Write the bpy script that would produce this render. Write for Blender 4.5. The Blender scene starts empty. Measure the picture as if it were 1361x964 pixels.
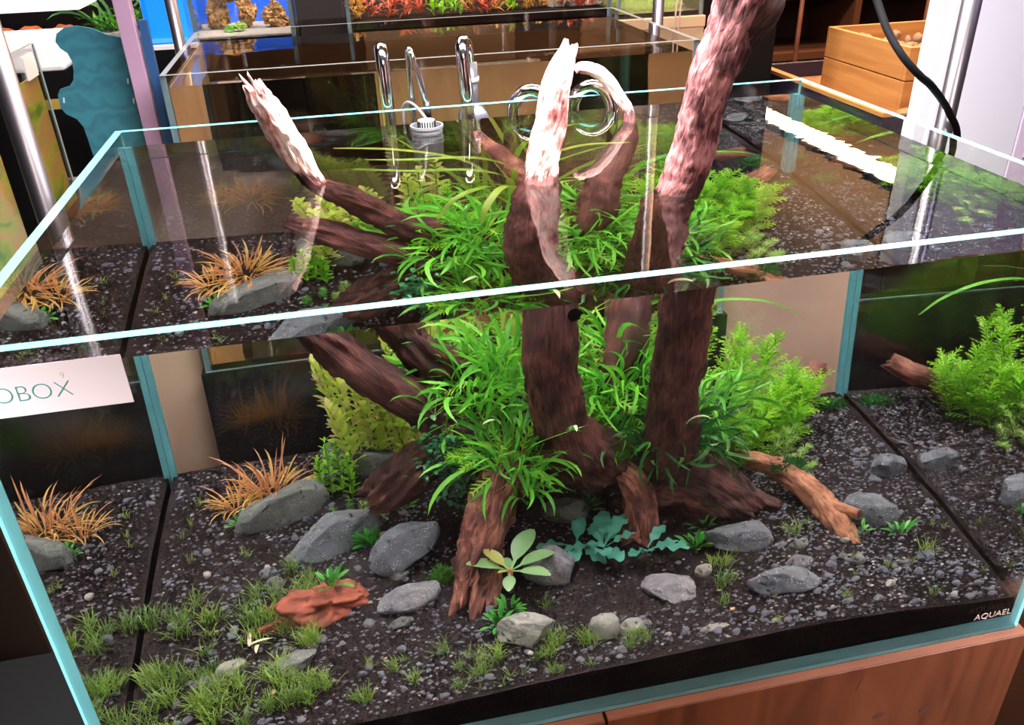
import bpy, bmesh, math, random
import numpy as np
from mathutils import Vector, Matrix, Euler, noise

# ------------------------------------------------------------------ camera, light, exposure
S = bpy.context.scene
COL = S.collection
rnd = random.Random(11)
cam_data = bpy.data.cameras.new('camera')
cam = bpy.data.objects.new('camera', cam_data)
COL.objects.link(cam)
cam.location = (-0.24761, -0.68688, 0.93154)
cam.rotation_euler = (1.0545035, 0.0292178, -0.2088356)
cam_data.sensor_width = 36
cam_data.lens = 1115.4 * 36 / 1361
cam_data.clip_start = 0.01
cam_data.clip_end = 100
S.camera = cam
S.view_settings.view_transform = 'Standard'
S.view_settings.look = 'None'
S.view_settings.gamma = 1
S.view_settings.use_curve_mapping = False
S.view_settings.exposure = 0.0
S.cycles.max_bounces = 16
S.cycles.transmission_bounces = 14
S.cycles.glossy_bounces = 8
S.cycles.diffuse_bounces = 3
S.cycles.transparent_max_bounces = 8
S.cycles.sample_clamp_indirect = 12
S.cycles.blur_glossy = 0.3
w = bpy.data.worlds.new('world'); S.world = w; w.use_nodes = True
w.node_tree.nodes['Background'].inputs[0].default_value = (0.010, 0.009, 0.010, 1)


def area(name, loc, sx, sy, e, color=(1, 1, 1), target=None):
    l = bpy.data.lights.new(name, 'AREA'); l.shape = 'RECTANGLE'
    l.size = sx; l.size_y = sy; l.energy = e; l.color = color
    o = bpy.data.objects.new(name, l); o.location = loc; COL.objects.link(o)
    if target is not None:
        d = Vector(target) - Vector(loc)
        o.rotation_euler = d.to_track_quat('-Z', 'Y').to_euler()
    return o


LED = area('aquarium_lamp_light', (0.02, 0.40, 1.22), 1.0, 0.24, 78, (1.0, 0.96, 0.95))
area('room_light', (0.2, -1.5, 1.5), 0.5, 0.3, 7.5, (1.0, 0.80, 0.70), (0.1, 0, 0.0)).data.spread = math.radians(62)
area('aisle_light', (0.3, 1.45, 2.6), 2.0, 0.5, 20, (1.0, 0.85, 0.75))
area('bin_light', (1.6, 1.9, 2.65), 0.7, 0.7, 60, (1.0, 0.50, 0.20))
area('violet_light', (1.25, 0.15, 1.6), 0.3, 0.5, 11.0, (0.74, 0.68, 1.0), (1.45, 1.0, 0.5))
area('left_light', (-1.1, 1.2, 2.4), 0.7, 0.7, 22, (1.0, 0.80, 0.85))
area('row_light', (0.2, 1.95, 2.65), 2.6, 0.4, 125, (1.0, 0.88, 0.74))
area('left_edge_fill', (-1.55, -1.25, 1.9), 0.3, 0.3, 9, (0.86, 0.96, 1.0), (-0.70, 0, 0.20)).data.spread = math.radians(24)  # added lamp, aimed to brighten the left glass edges
area('right_edge_fill', (1.7, -1.15, 1.7), 0.3, 0.3, 4.5, (0.90, 0.94, 1.0), (0.68, 0, 0.10)).data.spread = math.radians(22)  # added lamp that brightens the glass edges at the right
area('ceiling_fill', (4.6, 6.4, 1.5), 2.4, 3.0, 190, (1.0, 0.72, 0.45), (4.6, 6.4, 5.0))  # added uplight, brightens the ceiling that the water reflects
area('far_light', (2.6, 3.3, 2.75), 1.2, 0.8, 130, (1.0, 0.62, 0.36))

# ------------------------------------------------------------------ helpers


def tag(o, label=None, cat=None, group=None, kind=None):
    if label: o['label'] = label
    if cat: o['category'] = cat
    if group: o['group'] = group
    if kind: o['kind'] = kind
    return o


def empty(name, loc=(0, 0, 0), rz=0, label=None, cat=None, group=None):
    o = bpy.data.objects.new(name, None); COL.objects.link(o)
    o.location = loc; o.rotation_euler = (0, 0, rz); o.empty_display_size = 0.02
    return tag(o, label, cat, group)


def mesh(name, verts, faces, mats, mi=None, smooth=False, uv=None):
    me = bpy.data.meshes.new(name)
    me.from_pydata([tuple(v) for v in verts], [], faces)
    for m in (mats if isinstance(mats, (list, tuple)) else [mats]): me.materials.append(m)
    if mi is not None: me.polygons.foreach_set('material_index', mi)
    if smooth: me.polygons.foreach_set('use_smooth', [True] * len(me.polygons))
    if uv is not None:
        l = me.uv_layers.new(name='UVMap')
        vi = np.empty(len(me.loops), dtype=np.int32); me.loops.foreach_get('vertex_index', vi)
        l.data.foreach_set('uv', np.asarray(uv, dtype=np.float32)[vi].ravel())
    me.update()
    return me


def obj(name, me, parent=None, loc=(0, 0, 0), rot=(0, 0, 0), sc=(1, 1, 1)):
    o = bpy.data.objects.new(name, me); COL.objects.link(o)
    o.location = loc; o.rotation_euler = rot; o.scale = sc
    if parent: o.parent = parent
    return o


class MB:
    def __init__(s): s.v = []; s.f = []; s.mi = []

    def add(s, v, f, mi=0):
        n = len(s.v); s.v += [tuple(p) for p in v]; s.f += [tuple(i + n for i in q) for q in f]
        s.mi += [mi] * len(f)

    def box(s, x0, x1, y0, y1, z0, z1, mi=0, bev=0.0):
        if bev > 0:
            b = bev; v = []; f = []
            # chamfered box through 24 verts
            bm = bmesh.new(); bmesh.ops.create_cube(bm, size=1)
            for q in bm.verts:
                q.co = Vector(((x0 + x1) / 2 + q.co.x * (x1 - x0), (y0 + y1) / 2 + q.co.y * (y1 - y0), (z0 + z1) / 2 + q.co.z * (z1 - z0)))
            bmesh.ops.bevel(bm, geom=bm.edges[:], offset=b, segments=2, affect='EDGES', profile=.5)
            bm.verts.index_update()
            s.add([q.co[:] for q in bm.verts], [[q.index for q in fc.verts] for fc in bm.faces], mi); bm.free(); return
        v = [(x, y, z) for x in (x0, x1) for y in (y0, y1) for z in (z0, z1)]
        s.add(v, [(0, 1, 3, 2), (4, 6, 7, 5), (0, 4, 5, 1), (2, 3, 7, 6), (0, 2, 6, 4), (1, 5, 7, 3)], mi)

    def tube(s, pts, r, n=12, mi=0, cap=True):
        pts = [Vector(p) for p in pts]; rs = r if isinstance(r, (list, tuple)) else [r] * len(pts)
        up = Vector((0, 0, 1)); v = []; f = []
        t0 = (pts[1] - pts[0]).normalized()
        a = t0.cross(up)
        if a.length < .05: a = t0.cross(Vector((1, 0, 0)))
        a.normalize()
        for i, p in enumerate(pts):
            t = (pts[min(i + 1, len(pts) - 1)] - pts[max(i - 1, 0)]).normalized()
            a = (a - t * a.dot(t)).normalized(); b = t.cross(a)
            for k in range(n):
                an = 2 * math.pi * k / n
                v.append(p + (a * math.cos(an) + b * math.sin(an)) * rs[i])
        for i in range(len(pts) - 1):
            for k in range(n):
                k2 = (k + 1) % n
                f.append((i * n + k, i * n + k2, (i + 1) * n + k2, (i + 1) * n + k))
        if cap:
            f.append(tuple(range(n - 1, -1, -1))); f.append(tuple((len(pts) - 1) * n + k for k in range(n)))
        s.add(v, f, mi)

    def build(s, name, mats, parent=None, smooth=False, **k):
        return obj(name, mesh(name, s.v, s.f, mats, s.mi, smooth), parent, **k)


def cat_rom(P, n):
    P = [np.array(p, float) for p in P]
    P = [2 * P[0] - P[1]] + P + [2 * P[-1] - P[-2]]
    out = []
    for i in range(1, len(P) - 2):
        for j in range(n):
            t = j / n
            out.append(.5 * ((2 * P[i]) + (-P[i - 1] + P[i + 1]) * t + (2 * P[i - 1] - 5 * P[i] + 4 * P[i + 1] - P[i + 2]) * t * t + (-P[i - 1] + 3 * P[i] - 3 * P[i + 1] + P[i + 2]) * t ** 3))
    out.append(P[-2])
    return out


# ------------------------------------------------------------------ materials
def newmat(name):
    m = bpy.data.materials.new(name); m.use_nodes = True
    nt = m.node_tree; return m, nt, nt.nodes['Principled BSDF']


def simple(name, c, rough=.5, metal=0, spec=None, emit=None, es=1, coat=0):
    m, nt, b = newmat(name)
    b.inputs['Base Color'].default_value = (*c, 1); b.inputs['Roughness'].default_value = rough
    b.inputs['Metallic'].default_value = metal
    if spec is not None: b.inputs['Specular IOR Level'].default_value = spec
    if emit: b.inputs['Emission Color'].default_value = (*emit, 1); b.inputs['Emission Strength'].default_value = es
    b.inputs['Coat Weight'].default_value = coat
    return m


def ramp(nt, fac, stops):
    r = nt.nodes.new('ShaderNodeValToRGB'); e = r.color_ramp.elements
    while len(e) < len(stops): e.new(.5)
    for q, (p, c) in zip(e, stops): q.position = p; q.color = (*c, 1)
    nt.links.new(fac, r.inputs[0]); return r.outputs[0]


def noisy(name, stops, scale=20, detail=5, rough=.7, bump=.3, bdist=.002, bscale=None, coord='Object', stretch=(1, 1, 1), spec=.4, dist=0):
    m, nt, b = newmat(name)
    tc = nt.nodes.new('ShaderNodeTexCoord'); mp = nt.nodes.new('ShaderNodeMapping')
    mp.inputs['Scale'].default_value = stretch; nt.links.new(tc.outputs[coord], mp.inputs[0])
    n = nt.nodes.new('ShaderNodeTexNoise'); n.inputs['Scale'].default_value = scale; n.inputs['Detail'].default_value = detail
    n.inputs['Distortion'].default_value = dist
    nt.links.new(mp.outputs[0], n.inputs['Vector'])
    nt.links.new(ramp(nt, n.outputs['Fac'], stops), b.inputs['Base Color'])
    b.inputs['Roughness'].default_value = rough; b.inputs['Specular IOR Level'].default_value = spec
    if bump:
        n2 = n
        if bscale:
            n2 = nt.nodes.new('ShaderNodeTexNoise'); n2.inputs['Scale'].default_value = bscale; n2.inputs['Detail'].default_value = 6
            nt.links.new(mp.outputs[0], n2.inputs['Vector'])
        bp = nt.nodes.new('ShaderNodeBump'); bp.inputs['Strength'].default_value = bump; bp.inputs['Distance'].default_value = bdist
        nt.links.new(n2.outputs['Fac'], bp.inputs['Height']); nt.links.new(bp.outputs[0], b.inputs['Normal'])
    return m


def glassmat(name, ior, c=(1, 1, 1), ripple=0, rs=9):
    m = bpy.data.materials.new(name); m.use_nodes = True; nt = m.node_tree
    nt.nodes.remove(nt.nodes['Principled BSDF'])
    g = nt.nodes.new('ShaderNodeBsdfGlass'); g.inputs['IOR'].default_value = ior; g.inputs['Roughness'].default_value = 0
    g.inputs['Color'].default_value = (*c, 1)
    nt.links.new(g.outputs[0], nt.nodes['Material Output'].inputs[0])
    if ripple:
        tc = nt.nodes.new('ShaderNodeTexCoord')
        n = nt.nodes.new('ShaderNodeTexNoise'); n.inputs['Scale'].default_value = rs; n.inputs['Detail'].default_value = 1
        nt.links.new(tc.outputs['Object'], n.inputs['Vector'])
        bp = nt.nodes.new('ShaderNodeBump'); bp.inputs['Strength'].default_value = 1; bp.inputs['Distance'].default_value = ripple
        nt.links.new(n.outputs['Fac'], bp.inputs['Height']); nt.links.new(bp.outputs[0], g.inputs['Normal'])
    return m


def leafmat(name, c1, c2, scale=25, trans=.35, rough=.38, spec=.5):
    """leaf: per-object colour shift, fine mottling, light passing through the blade"""
    m, nt, b = newmat(name)
    oi = nt.nodes.new('ShaderNodeObjectInfo'); tc = nt.nodes.new('ShaderNodeTexCoord')
    n = nt.nodes.new('ShaderNodeTexNoise'); n.inputs['Scale'].default_value = scale
    nt.links.new(tc.outputs['Object'], n.inputs['Vector'])
    ad = nt.nodes.new('ShaderNodeMath'); ad.operation = 'ADD'
    mu = nt.nodes.new('ShaderNodeMath'); mu.operation = 'MULTIPLY'; mu.inputs[1].default_value = .6
    nt.links.new(oi.outputs['Random'], mu.inputs[0])
    sb = nt.nodes.new('ShaderNodeMath'); sb.operation = 'SUBTRACT'; sb.inputs[1].default_value = .3
    nt.links.new(n.outputs['Fac'], sb.inputs[0])
    nt.links.new(mu.outputs[0], ad.inputs[0]); nt.links.new(sb.outputs[0], ad.inputs[1])
    col = ramp(nt, ad.outputs[0], [(0.05, c1), (0.85, c2)])
    nt.links.new(col, b.inputs['Base Color'])
    b.inputs['Roughness'].default_value = rough; b.inputs['Specular IOR Level'].default_value = spec
    t = nt.nodes.new('ShaderNodeBsdfTranslucent'); nt.links.new(col, t.inputs[0])
    mx = nt.nodes.new('ShaderNodeMixShader'); mx.inputs[0].default_value = trans
    nt.links.new(b.outputs[0], mx.inputs[1]); nt.links.new(t.outputs[0], mx.inputs[2])
    nt.links.new(mx.outputs[0], nt.nodes['Material Output'].inputs[0])
    return m


def woodmat(name, dark, mid, light, dry=None, z0=.6):
    """driftwood: grain along the branch; bleached dry wood above the water, soaked wood below"""
    m, nt, b = newmat(name)
    uv = nt.nodes.new('ShaderNodeTexCoord'); mp = nt.nodes.new('ShaderNodeMapping'); mp.inputs['Scale'].default_value = (1, .22, 1)
    nt.links.new(uv.outputs['UV'], mp.inputs[0])
    n = nt.nodes.new('ShaderNodeTexNoise'); n.inputs['Scale'].default_value = 170; n.inputs['Detail'].default_value = 7; n.inputs['Roughness'].default_value = .6
    n.inputs['Distortion'].default_value = .6
    nt.links.new(mp.outputs[0], n.inputs['Vector'])
    n3 = nt.nodes.new('ShaderNodeTexNoise'); n3.inputs['Scale'].default_value = 26; n3.inputs['Detail'].default_value = 4
    nt.links.new(uv.outputs['Object'], n3.inputs['Vector'])
    mu = nt.nodes.new('ShaderNodeMath'); mu.operation = 'MULTIPLY_ADD'; mu.inputs[1].default_value = .55; 
    nt.links.new(n3.outputs['Fac'], mu.inputs[0])
    m2 = nt.nodes.new('ShaderNodeMath'); m2.operation = 'MULTIPLY'; m2.inputs[1].default_value = .5
    nt.links.new(n.outputs['Fac'], m2.inputs[0]); nt.links.new(m2.outputs[0], mu.inputs[2])
    col = ramp(nt, mu.outputs[0], [(.38, dark), (.52, mid), (.68, light)])
    if dry:
        cd = ramp(nt, mu.outputs[0], [(.40, dry[0]), (.47, dry[1]), (.56, dry[2])])
        sx = nt.nodes.new('ShaderNodeSeparateXYZ'); nt.links.new(uv.outputs['Object'], sx.inputs[0])
        a = nt.nodes.new('ShaderNodeMath'); a.operation = 'MULTIPLY_ADD'; a.inputs[1].default_value = .05
        nt.links.new(n3.outputs['Fac'], a.inputs[0]); nt.links.new(sx.outputs['Z'], a.inputs[2])
        a2 = nt.nodes.new('ShaderNodeMath'); a2.operation = 'MULTIPLY_ADD'; a2.inputs[1].default_value = .03
        nt.links.new(n.outputs['Fac'], a2.inputs[0]); nt.links.new(a.outputs[0], a2.inputs[2])
        mr = nt.nodes.new('ShaderNodeMapRange'); mr.inputs['From Min'].default_value = z0 + .035; mr.inputs['From Max'].default_value = z0 + .05
        nt.links.new(a2.outputs[0], mr.inputs[0])
        mx = nt.nodes.new('ShaderNodeMix'); mx.data_type = 'RGBA'
        nt.links.new(mr.outputs[0], mx.inputs[0]); nt.links.new(col, mx.inputs[6]); nt.links.new(cd, mx.inputs[7])
        col = mx.outputs[2]
    nt.links.new(col, b.inputs['Base Color']); b.inputs['Roughness'].default_value = .72
    b.inputs['Specular IOR Level'].default_value = .3
    bp = nt.nodes.new('ShaderNodeBump'); bp.inputs['Strength'].default_value = .9; bp.inputs['Distance'].default_value = .0035
    nt.links.new(n.outputs['Fac'], bp.inputs['Height']); nt.links.new(bp.outputs[0], b.inputs['Normal'])
    return m


def rockmat(name, base, lite, speck=.5, rough=.85):
    m, nt, b = newmat(name)
    tc = nt.nodes.new('ShaderNodeTexCoord')
    n = nt.nodes.new('ShaderNodeTexNoise'); n.inputs['Scale'].default_value = 22; n.inputs['Detail'].default_value = 8; n.inputs['Roughness'].default_value = .65
    nt.links.new(tc.outputs['Object'], n.inputs['Vector'])
    col = ramp(nt, n.outputs['Fac'], [(.35, base), (.65, lite)])
    v = nt.nodes.new('ShaderNodeTexVoronoi'); v.inputs['Scale'].default_value = 330; nt.links.new(tc.outputs['Object'], v.inputs['Vector'])
    r1 = ramp(nt, v.outputs['Distance'], [(.16, (1, 1, 1)), (.30, (0, 0, 0))])
    n2 = nt.nodes.new('ShaderNodeTexNoise'); n2.inputs['Scale'].default_value = 60; nt.links.new(tc.outputs['Object'], n2.inputs['Vector'])
    r2 = ramp(nt, n2.outputs['Fac'], [(.45, (0, 0, 0)), (.62, (speck, speck, speck))])
    mu = nt.nodes.new('ShaderNodeMix'); mu.data_type = 'RGBA'; mu.blend_type = 'MULTIPLY'; mu.inputs[0].default_value = 1
    nt.links.new(r1, mu.inputs[6]); nt.links.new(r2, mu.inputs[7])
    mx = nt.nodes.new('ShaderNodeMix'); mx.data_type = 'RGBA'; nt.links.new(mu.outputs[2], mx.inputs[0]); nt.links.new(col, mx.inputs[6])
    mx.inputs[7].default_value = (.75, .76, .78, 1)
    # little dark pits
    v2 = nt.nodes.new('ShaderNodeTexVoronoi'); v2.inputs['Scale'].default_value = 60; v2.inputs['Randomness'].default_value = 1
    mp = nt.nodes.new('ShaderNodeMapping'); mp.inputs['Scale'].default_value = (1, .4, 1.3); mp.inputs['Rotation'].default_value = (.3, .5, .7); nd = nt.nodes.new('ShaderNodeTexNoise'); nd.inputs['Scale'].default_value = 45; nt.links.new(tc.outputs['Object'], nd.inputs['Vector']); mxv = nt.nodes.new('ShaderNodeMix'); mxv.data_type = 'RGBA'; mxv.blend_type = 'ADD'; mxv.inputs[0].default_value = .03; nt.links.new(tc.outputs['Object'], mxv.inputs[6]); nt.links.new(nd.outputs['Color'], mxv.inputs[7]); nt.links.new(mxv.outputs[2], mp.inputs[0]); nt.links.new(mp.outputs[0], v2.inputs['Vector'])
    r3 = ramp(nt, v2.outputs['Distance'], [(.10, (.12, .12, .12)), (.24, (1, 1, 1))])
    m3 = nt.nodes.new('ShaderNodeMix'); m3.data_type = 'RGBA'; m3.blend_type = 'MULTIPLY'; m3.inputs[0].default_value = .8
    nt.links.new(mx.outputs[2], m3.inputs[6]); nt.links.new(r3, m3.inputs[7])
    nt.links.new(m3.outputs[2], b.inputs['Base Color']); b.inputs['Roughness'].default_value = rough; b.inputs['Specular IOR Level'].default_value = .3
    bp = nt.nodes.new('ShaderNodeBump'); bp.inputs['Strength'].default_value = 1; bp.inputs['Distance'].default_value = .0022
    n4 = nt.nodes.new('ShaderNodeTexNoise'); n4.inputs['Scale'].default_value = 160; n4.inputs['Detail'].default_value = 5; nt.links.new(tc.outputs['Object'], n4.inputs['Vector'])
    ad = nt.nodes.new('ShaderNodeMath'); ad.operation = 'MULTIPLY_ADD'; nt.links.new(r3, ad.inputs[0]); ad.inputs[1].default_value = .8; nt.links.new(n4.outputs['Fac'], ad.inputs[2])
    nt.links.new(ad.outputs[0], bp.inputs['Height']); nt.links.new(bp.outputs[0], b.inputs['Normal'])
    return m


M_glass = glassmat('clear_glass', 1.5)
M_glass_tint = glassmat('tinted_glass', 1.5, (.93, .98, .98))
M_water = glassmat('water', 1.333, (.985, .995, .99), 0)
M_water_top = glassmat('water_surface', 1.333, (.985, .995, .99), .00006, 34)
M_water2 = glassmat('brown_water', 1.333, (.92, .87, .80), .0006)


def edgemat(name, c, tr=.55):
    m, nt, b = newmat(name); b.inputs['Base Color'].default_value = (*c, 1); b.inputs['Roughness'].default_value = .25
    t = nt.nodes.new('ShaderNodeBsdfTranslucent'); t.inputs[0].default_value = (*c, 1)
    mx = nt.nodes.new('ShaderNodeMixShader'); mx.inputs[0].default_value = tr
    nt.links.new(b.outputs[0], mx.inputs[1]); nt.links.new(t.outputs[0], mx.inputs[2]); nt.links.new(mx.outputs[0], nt.nodes['Material Output'].inputs[0])
    return m


M_edge = edgemat('glass_edge', (.36, .92, .98), .72)  # glass cyan, brightened in place of lamp light carried inside the panes
M_seam = edgemat('glass_seam', (.22, .62, .72), .3)
M_edge_top = simple('glass_top_edge', (.13, .44, .50), .22, coat=.6)
M_soil = noisy('aqua_soil', [(.35, (.0045, .0024, .0026)), (.65, (.014, .0075, .0082))], 350, 3, .95, .9, .003, spec=.15)
M_gran = noisy('soil_grain', [(.35, (.007, .0038, .0042)), (.65, (.026, .015, .0165))], 160, 2, .9, .2, .001, spec=.2)
M_peb = [noisy('grey_pebble', [(.3, (.06, .066, .078)), (.7, (.17, .18, .21))], 110, 4, .85, .4, .001),
         noisy('blue_grey_pebble', [(.3, (.05, .052, .075)), (.7, (.15, .152, .20))], 110, 4, .85, .4, .001),
         noisy('pale_pebble', [(.3, (.24, .23, .22)), (.7, (.42, .40, .38))], 90, 4, .85, .4, .001),
         noisy('tan_pebble', [(.3, (.40, .22, .14)), (.7, (.60, .38, .24))], 90, 4, .85, .4, .001)]
M_steel = simple('polished_steel', (.72, .72, .75), .10, 1)
M_pole = simple('brushed_aluminium', (.36, .34, .38), .34, 1)
M_black = simple('black_plastic', (.008, .008, .009), .45)
M_dark = simple('black_cabinet', (.0035, .0035, .004), .6, spec=.15)
M_white = simple('white_panel', (.85, .84, .86), .35)
DRY = ((.30, .075, .070), (.72, .36, .33), (.90, .66, .60))
M_wood = woodmat('soaked_driftwood', (.016, .0050, .0048), (.070, .022, .020), (.19, .066, .055), DRY, .600)
M_wood2 = woodmat('weathered_driftwood', (.016, .0050, .0048), (.070, .022, .020), (.19, .066, .055), ((.030, .007, .008), (.11, .032, .033), (.36, .145, .145)), .592)
M_wood_red = woodmat('reddish_driftwood', (.030, .008, .007), (.15, .048, .036), (.50, .22, .16), None)
M_wood_dark = woodmat('dark_driftwood', (.009, .0034, .003), (.045, .015, .012), (.14, .050, .038), None)
M_wood_tan = woodmat('tan_driftwood', (.07, .022, .012), (.26, .10, .055), (.50, .25, .15), None)

# ------------------------------------------------------------------ room shell
FZ = -0.78


def struct(name, x0, x1, y0, y1, z0, z1, m):
    mb = MB(); mb.box(x0, x1, y0, y1, z0, z1)
    o = mb.build(name, m); o['kind'] = 'structure'; return o


M_floor = noisy('beige_floor', [(.35, (.13, .09, .065)), (.65, (.18, .13, .095))], 3, 6, .45, 0)
M_wall = noisy('brown_wall', [(.35, (.24, .145, .09)), (.65, (.32, .20, .13))], 2, 4, .8, 0)
M_wall_dk = simple('dark_front_wall', (.02, .015, .014), .8)
M_ceil = simple('brown_ceiling', (.26, .17, .10), .8)
struct('floor', -4.6, 6.6, -4.6, 9.2, FZ - .1, FZ, M_floor)
struct('ceiling', -4.6, 6.6, -4.6, 9.2, 2.8, 2.9, M_ceil)
struct('wall_back', -4.6, 6.6, 9.1, 9.2, FZ, 2.8, M_wall)
struct('wall_front', -4.6, 6.6, -4.6, -4.5, FZ, 2.8, M_wall_dk)
struct('dark_floor_cover', -4.4, 6.4, -4.4, -0.35, FZ, FZ + .002, M_wall_dk)  # unseen dark sheet added to keep floor reflections off the front pane
struct('wall_left', -4.6, -4.5, -4.5, 9.1, FZ, 2.8, M_wall_dk)
struct('wall_right', 6.5, 6.6, -4.5, 9.1, FZ, 2.8, M_wall)
# floor tile joints
mb = MB()
for i in range(-7, 11): mb.box(i * .6 - .003, i * .6 + .003, -4.5, 9.1, FZ, FZ + .0008)
for i in range(-7, 15): mb.box(-4.5, 6.5, i * .6 + .15 - .003, i * .6 + .15 + .003, FZ, FZ + .0009)
o = mb.build('trim_1', simple('grout', (.20, .14, .10), .9)); o['kind'] = 'structure'
# hanging strip lamp whose reflection lies on the water
mb = MB(); mb.box(3.27, 3.47, 3.75, 7.3, 2.00, 2.012)
sl = empty('strip_lamp', (0, 0, 0), 0, 'long warm white strip lamp hanging over the aisle at the right', 'lamp')
mb.build('diffuser', simple('lamp_diffuser', (1, .9, .75), .5, emit=(1.0, .80, .55), es=22), sl)
mb = MB(); mb.box(3.25, 3.49, 3.72, 7.33, 2.012, 2.06)
for y in (4.2, 6.7): mb.box(3.365, 3.375, y, y + .01, 2.06, 2.8)
mb.build('housing', M_black, sl)

# ------------------------------------------------------------------ the aquarium
W2, D, H, T, ZW = .6, .7743, .6081, .012, .585


def pane(name, x0, x1, y0, y1, z0, z1, thin, parent, m=M_glass, edge=M_edge, top=M_edge_top):
    """glass slab: clear large faces, coloured ground edges (thin = index of the thin axis)"""
    v = [(x, y, z) for x in (x0, x1) for y in (y0, y1) for z in (z0, z1)]
    f = [(0, 1, 3, 2), (4, 6, 7, 5), (0, 4, 5, 1), (2, 3, 7, 6), (0, 2, 6, 4), (1, 5, 7, 3)]
    ax = [0, 0, 1, 1, 2, 2]
    mi = [0 if ax[i] == thin else (2 if i == 5 else 1) for i in range(6)]
    return obj(name, mesh(name, v, f, [m, edge, top], mi), parent)


tank = empty('aquarium', (0, 0, 0), 0, 'large open rimless glass aquarium planted with driftwood and ferns on a wooden cabinet', 'aquarium')
pane('front_pane', -W2, W2, 0, T, 0, H, 1, tank)
pane('back_pane', -W2, W2, D - T, D, 0, H, 1, tank)
pane('side_pane', -W2, -W2 + T, T + .0003, D - T - .0003, 0, H, 0, tank)
pane('side_pane', W2 - T, W2, T + .0003, D - T - .0003, 0, H, 0, tank)
pane('bottom_pane', -W2 + T + .0003, W2 - T - .0003, T + .0003, D - T - .0003, 0.0, .0215, 2, tank, edge=M_edge)
for sx in (-1, 1):
    mb = MB(); x = sx * (W2 - T - .0008); mb.box(min(x, x - sx * .0095), max(x, x - sx * .0095), D - T - .0105, D - T - .0008, .023, ZW - .001); mb.build('corner_seam', M_seam, tank)
e = .0004
mb = MB(); mb.box(-W2 + T + e, W2 - T - e, T + e, D - T - e, .0220, ZW)
mb.mi[5] = 1
tag(mb.build('water', [M_water, M_water_top]), 'clear still water filling the planted aquarium', 'water', None, 'stuff')
# price sticker on the front pane
stk = MB(); stk.box(-.66, -.4555, -.0008, -.0002, .5450, .5930)
st = stk.build('price_sticker', simple('sticker_paper', (.60, .47, .47), .5), tank)
st['label'] = 'pale pink paper sticker with green lettering'


def text(body, size, m, loc, rot, parent=None, name='lettering', extrude=.0002, offset=0):
    c = bpy.data.curves.new(name, 'FONT'); c.body = body; c.size = size; c.extrude = extrude; c.offset = offset
    t = bpy.data.objects.new(name, c); COL.objects.link(t)
    dg = bpy.context.evaluated_depsgraph_get(); dg.update()
    me = bpy.data.meshes.new_from_object(t.evaluated_get(dg)); bpy.data.objects.remove(t)
    me.materials.clear(); me.materials.append(m)
    return obj(name, me, parent, loc, rot)


M_ink = simple('green_ink', (.03, .20, .17), .5)
ob = text('OOBOX', .0224, M_ink, (0, -.0010, .5594), (math.pi / 2, 0, 0), st, offset=-.0006)
ob.location.x = -.5015 - max(q.co.x for q in ob.data.vertices)
text('9', .009, simple('faint_ink', (.50, .42, .40), .5), (-.508, -.0010, .577), (math.pi / 2, 0, 0), st, offset=-.0004)
text('AQUAEL', .0150, simple('silver_print', (.42, .30, .27), .4), (.522, -.0006, .0320), (math.pi / 2, 0, 0), tank, offset=-.0002)

# cabinets under the tank
M_oak = noisy('red_oak', [(.28, (.045, .011, .004)), (.50, (.082, .021, .0075)), (.72, (.105, .030, .011))], 6, 7, .5, .15, .0006, stretch=(2.6, 2.6, .45), dist=1.6)
M_oak_lt = noisy('oak_edge', [(.3, (.12, .040, .022)), (.7, (.18, .065, .036))], 9, 5, .45, .1, .001, stretch=(.6, 4, 4))
M_void = simple('knot', (.05, .015, .010), .6)
for nm, x0, x1, lab in (('l', -.66, -.0095, 'red brown oak cabinet unit under the left half of the big aquarium'),
                        ('r', -.0065, .6125, 'red brown oak cabinet unit under the right half of the big aquarium')):
    c = empty('wooden_cabinet', ((x0 + x1) / 2, .38, FZ), 0, lab, 'cabinet', 'oak cabinet units under the aquarium')
    dx = (x0 + x1) / 2
    mb = MB(); mb.box(x0 - dx, x1 - dx, .014 - .38, .80 - .38, 0, -.006 - FZ); mb.build('carcass', M_oak, c)
    mb = MB(); mb.box(x0 - dx, x1 - dx, -.012 - .38, .0135 - .38, .06, -.0055 - FZ, 0, .0012); mb.build('door', M_oak, c)
    mb = MB(); mb.box(x0 - dx + .001, x1 - dx - .001, -.010 - .38, .79 - .38, -.0055 - FZ, -.0045 - FZ); mb.build('top_veneer', M_oak_lt, c)
    if nm == 'r':
        for kx, kz, r1, r2, ang in ((.300, -.125, .016, .008, .5), (.400, -.115, .010, .005, .3), (.475, -.125, .008, .006, .4), (.355, -.035, .0012, .014, -.25)):
            mb = MB(); v = [(kx - dx + math.cos(a) * r1 * math.cos(ang) - math.sin(a) * r2 * math.sin(ang), -.0125 - .38, kz - FZ + math.cos(a) * r1 * math.sin(ang) + math.sin(a) * r2 * math.cos(ang)) for a in [k * .5236 * (1) for k in range(12)]]
            mb.add(v, [tuple(range(12))]); k = mb.build('knot', M_void, c)
# black foam mat
mb = MB(); mb.box(-.6, .6, .002, D, -.0043, -.0002)
tag(mb.build('foam_mat', M_black), 'thin black foam mat between the aquarium and its wooden cabinet', 'mat')

# ------------------------------------------------------------------ soil
fx = np.array([-.6, -.3, -.18, 0, .1, .3, .42, .52, .6]); fzv = np.array([.066, .058, .064, .072, .0745, .077, .070, .058, .054])


def zs(x, y):
    t = max(0, min(1, y / .76))
    f = float(np.interp(x, fx, fzv))
    return f * (1 - t) ** 1.3 + (1 - (1 - t) ** 1.3) * .112 + .0022 * noise.noise((x * 14, y * 14, 2)) + .0035 * noise.noise((x * 5, y * 5, 7))


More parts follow.
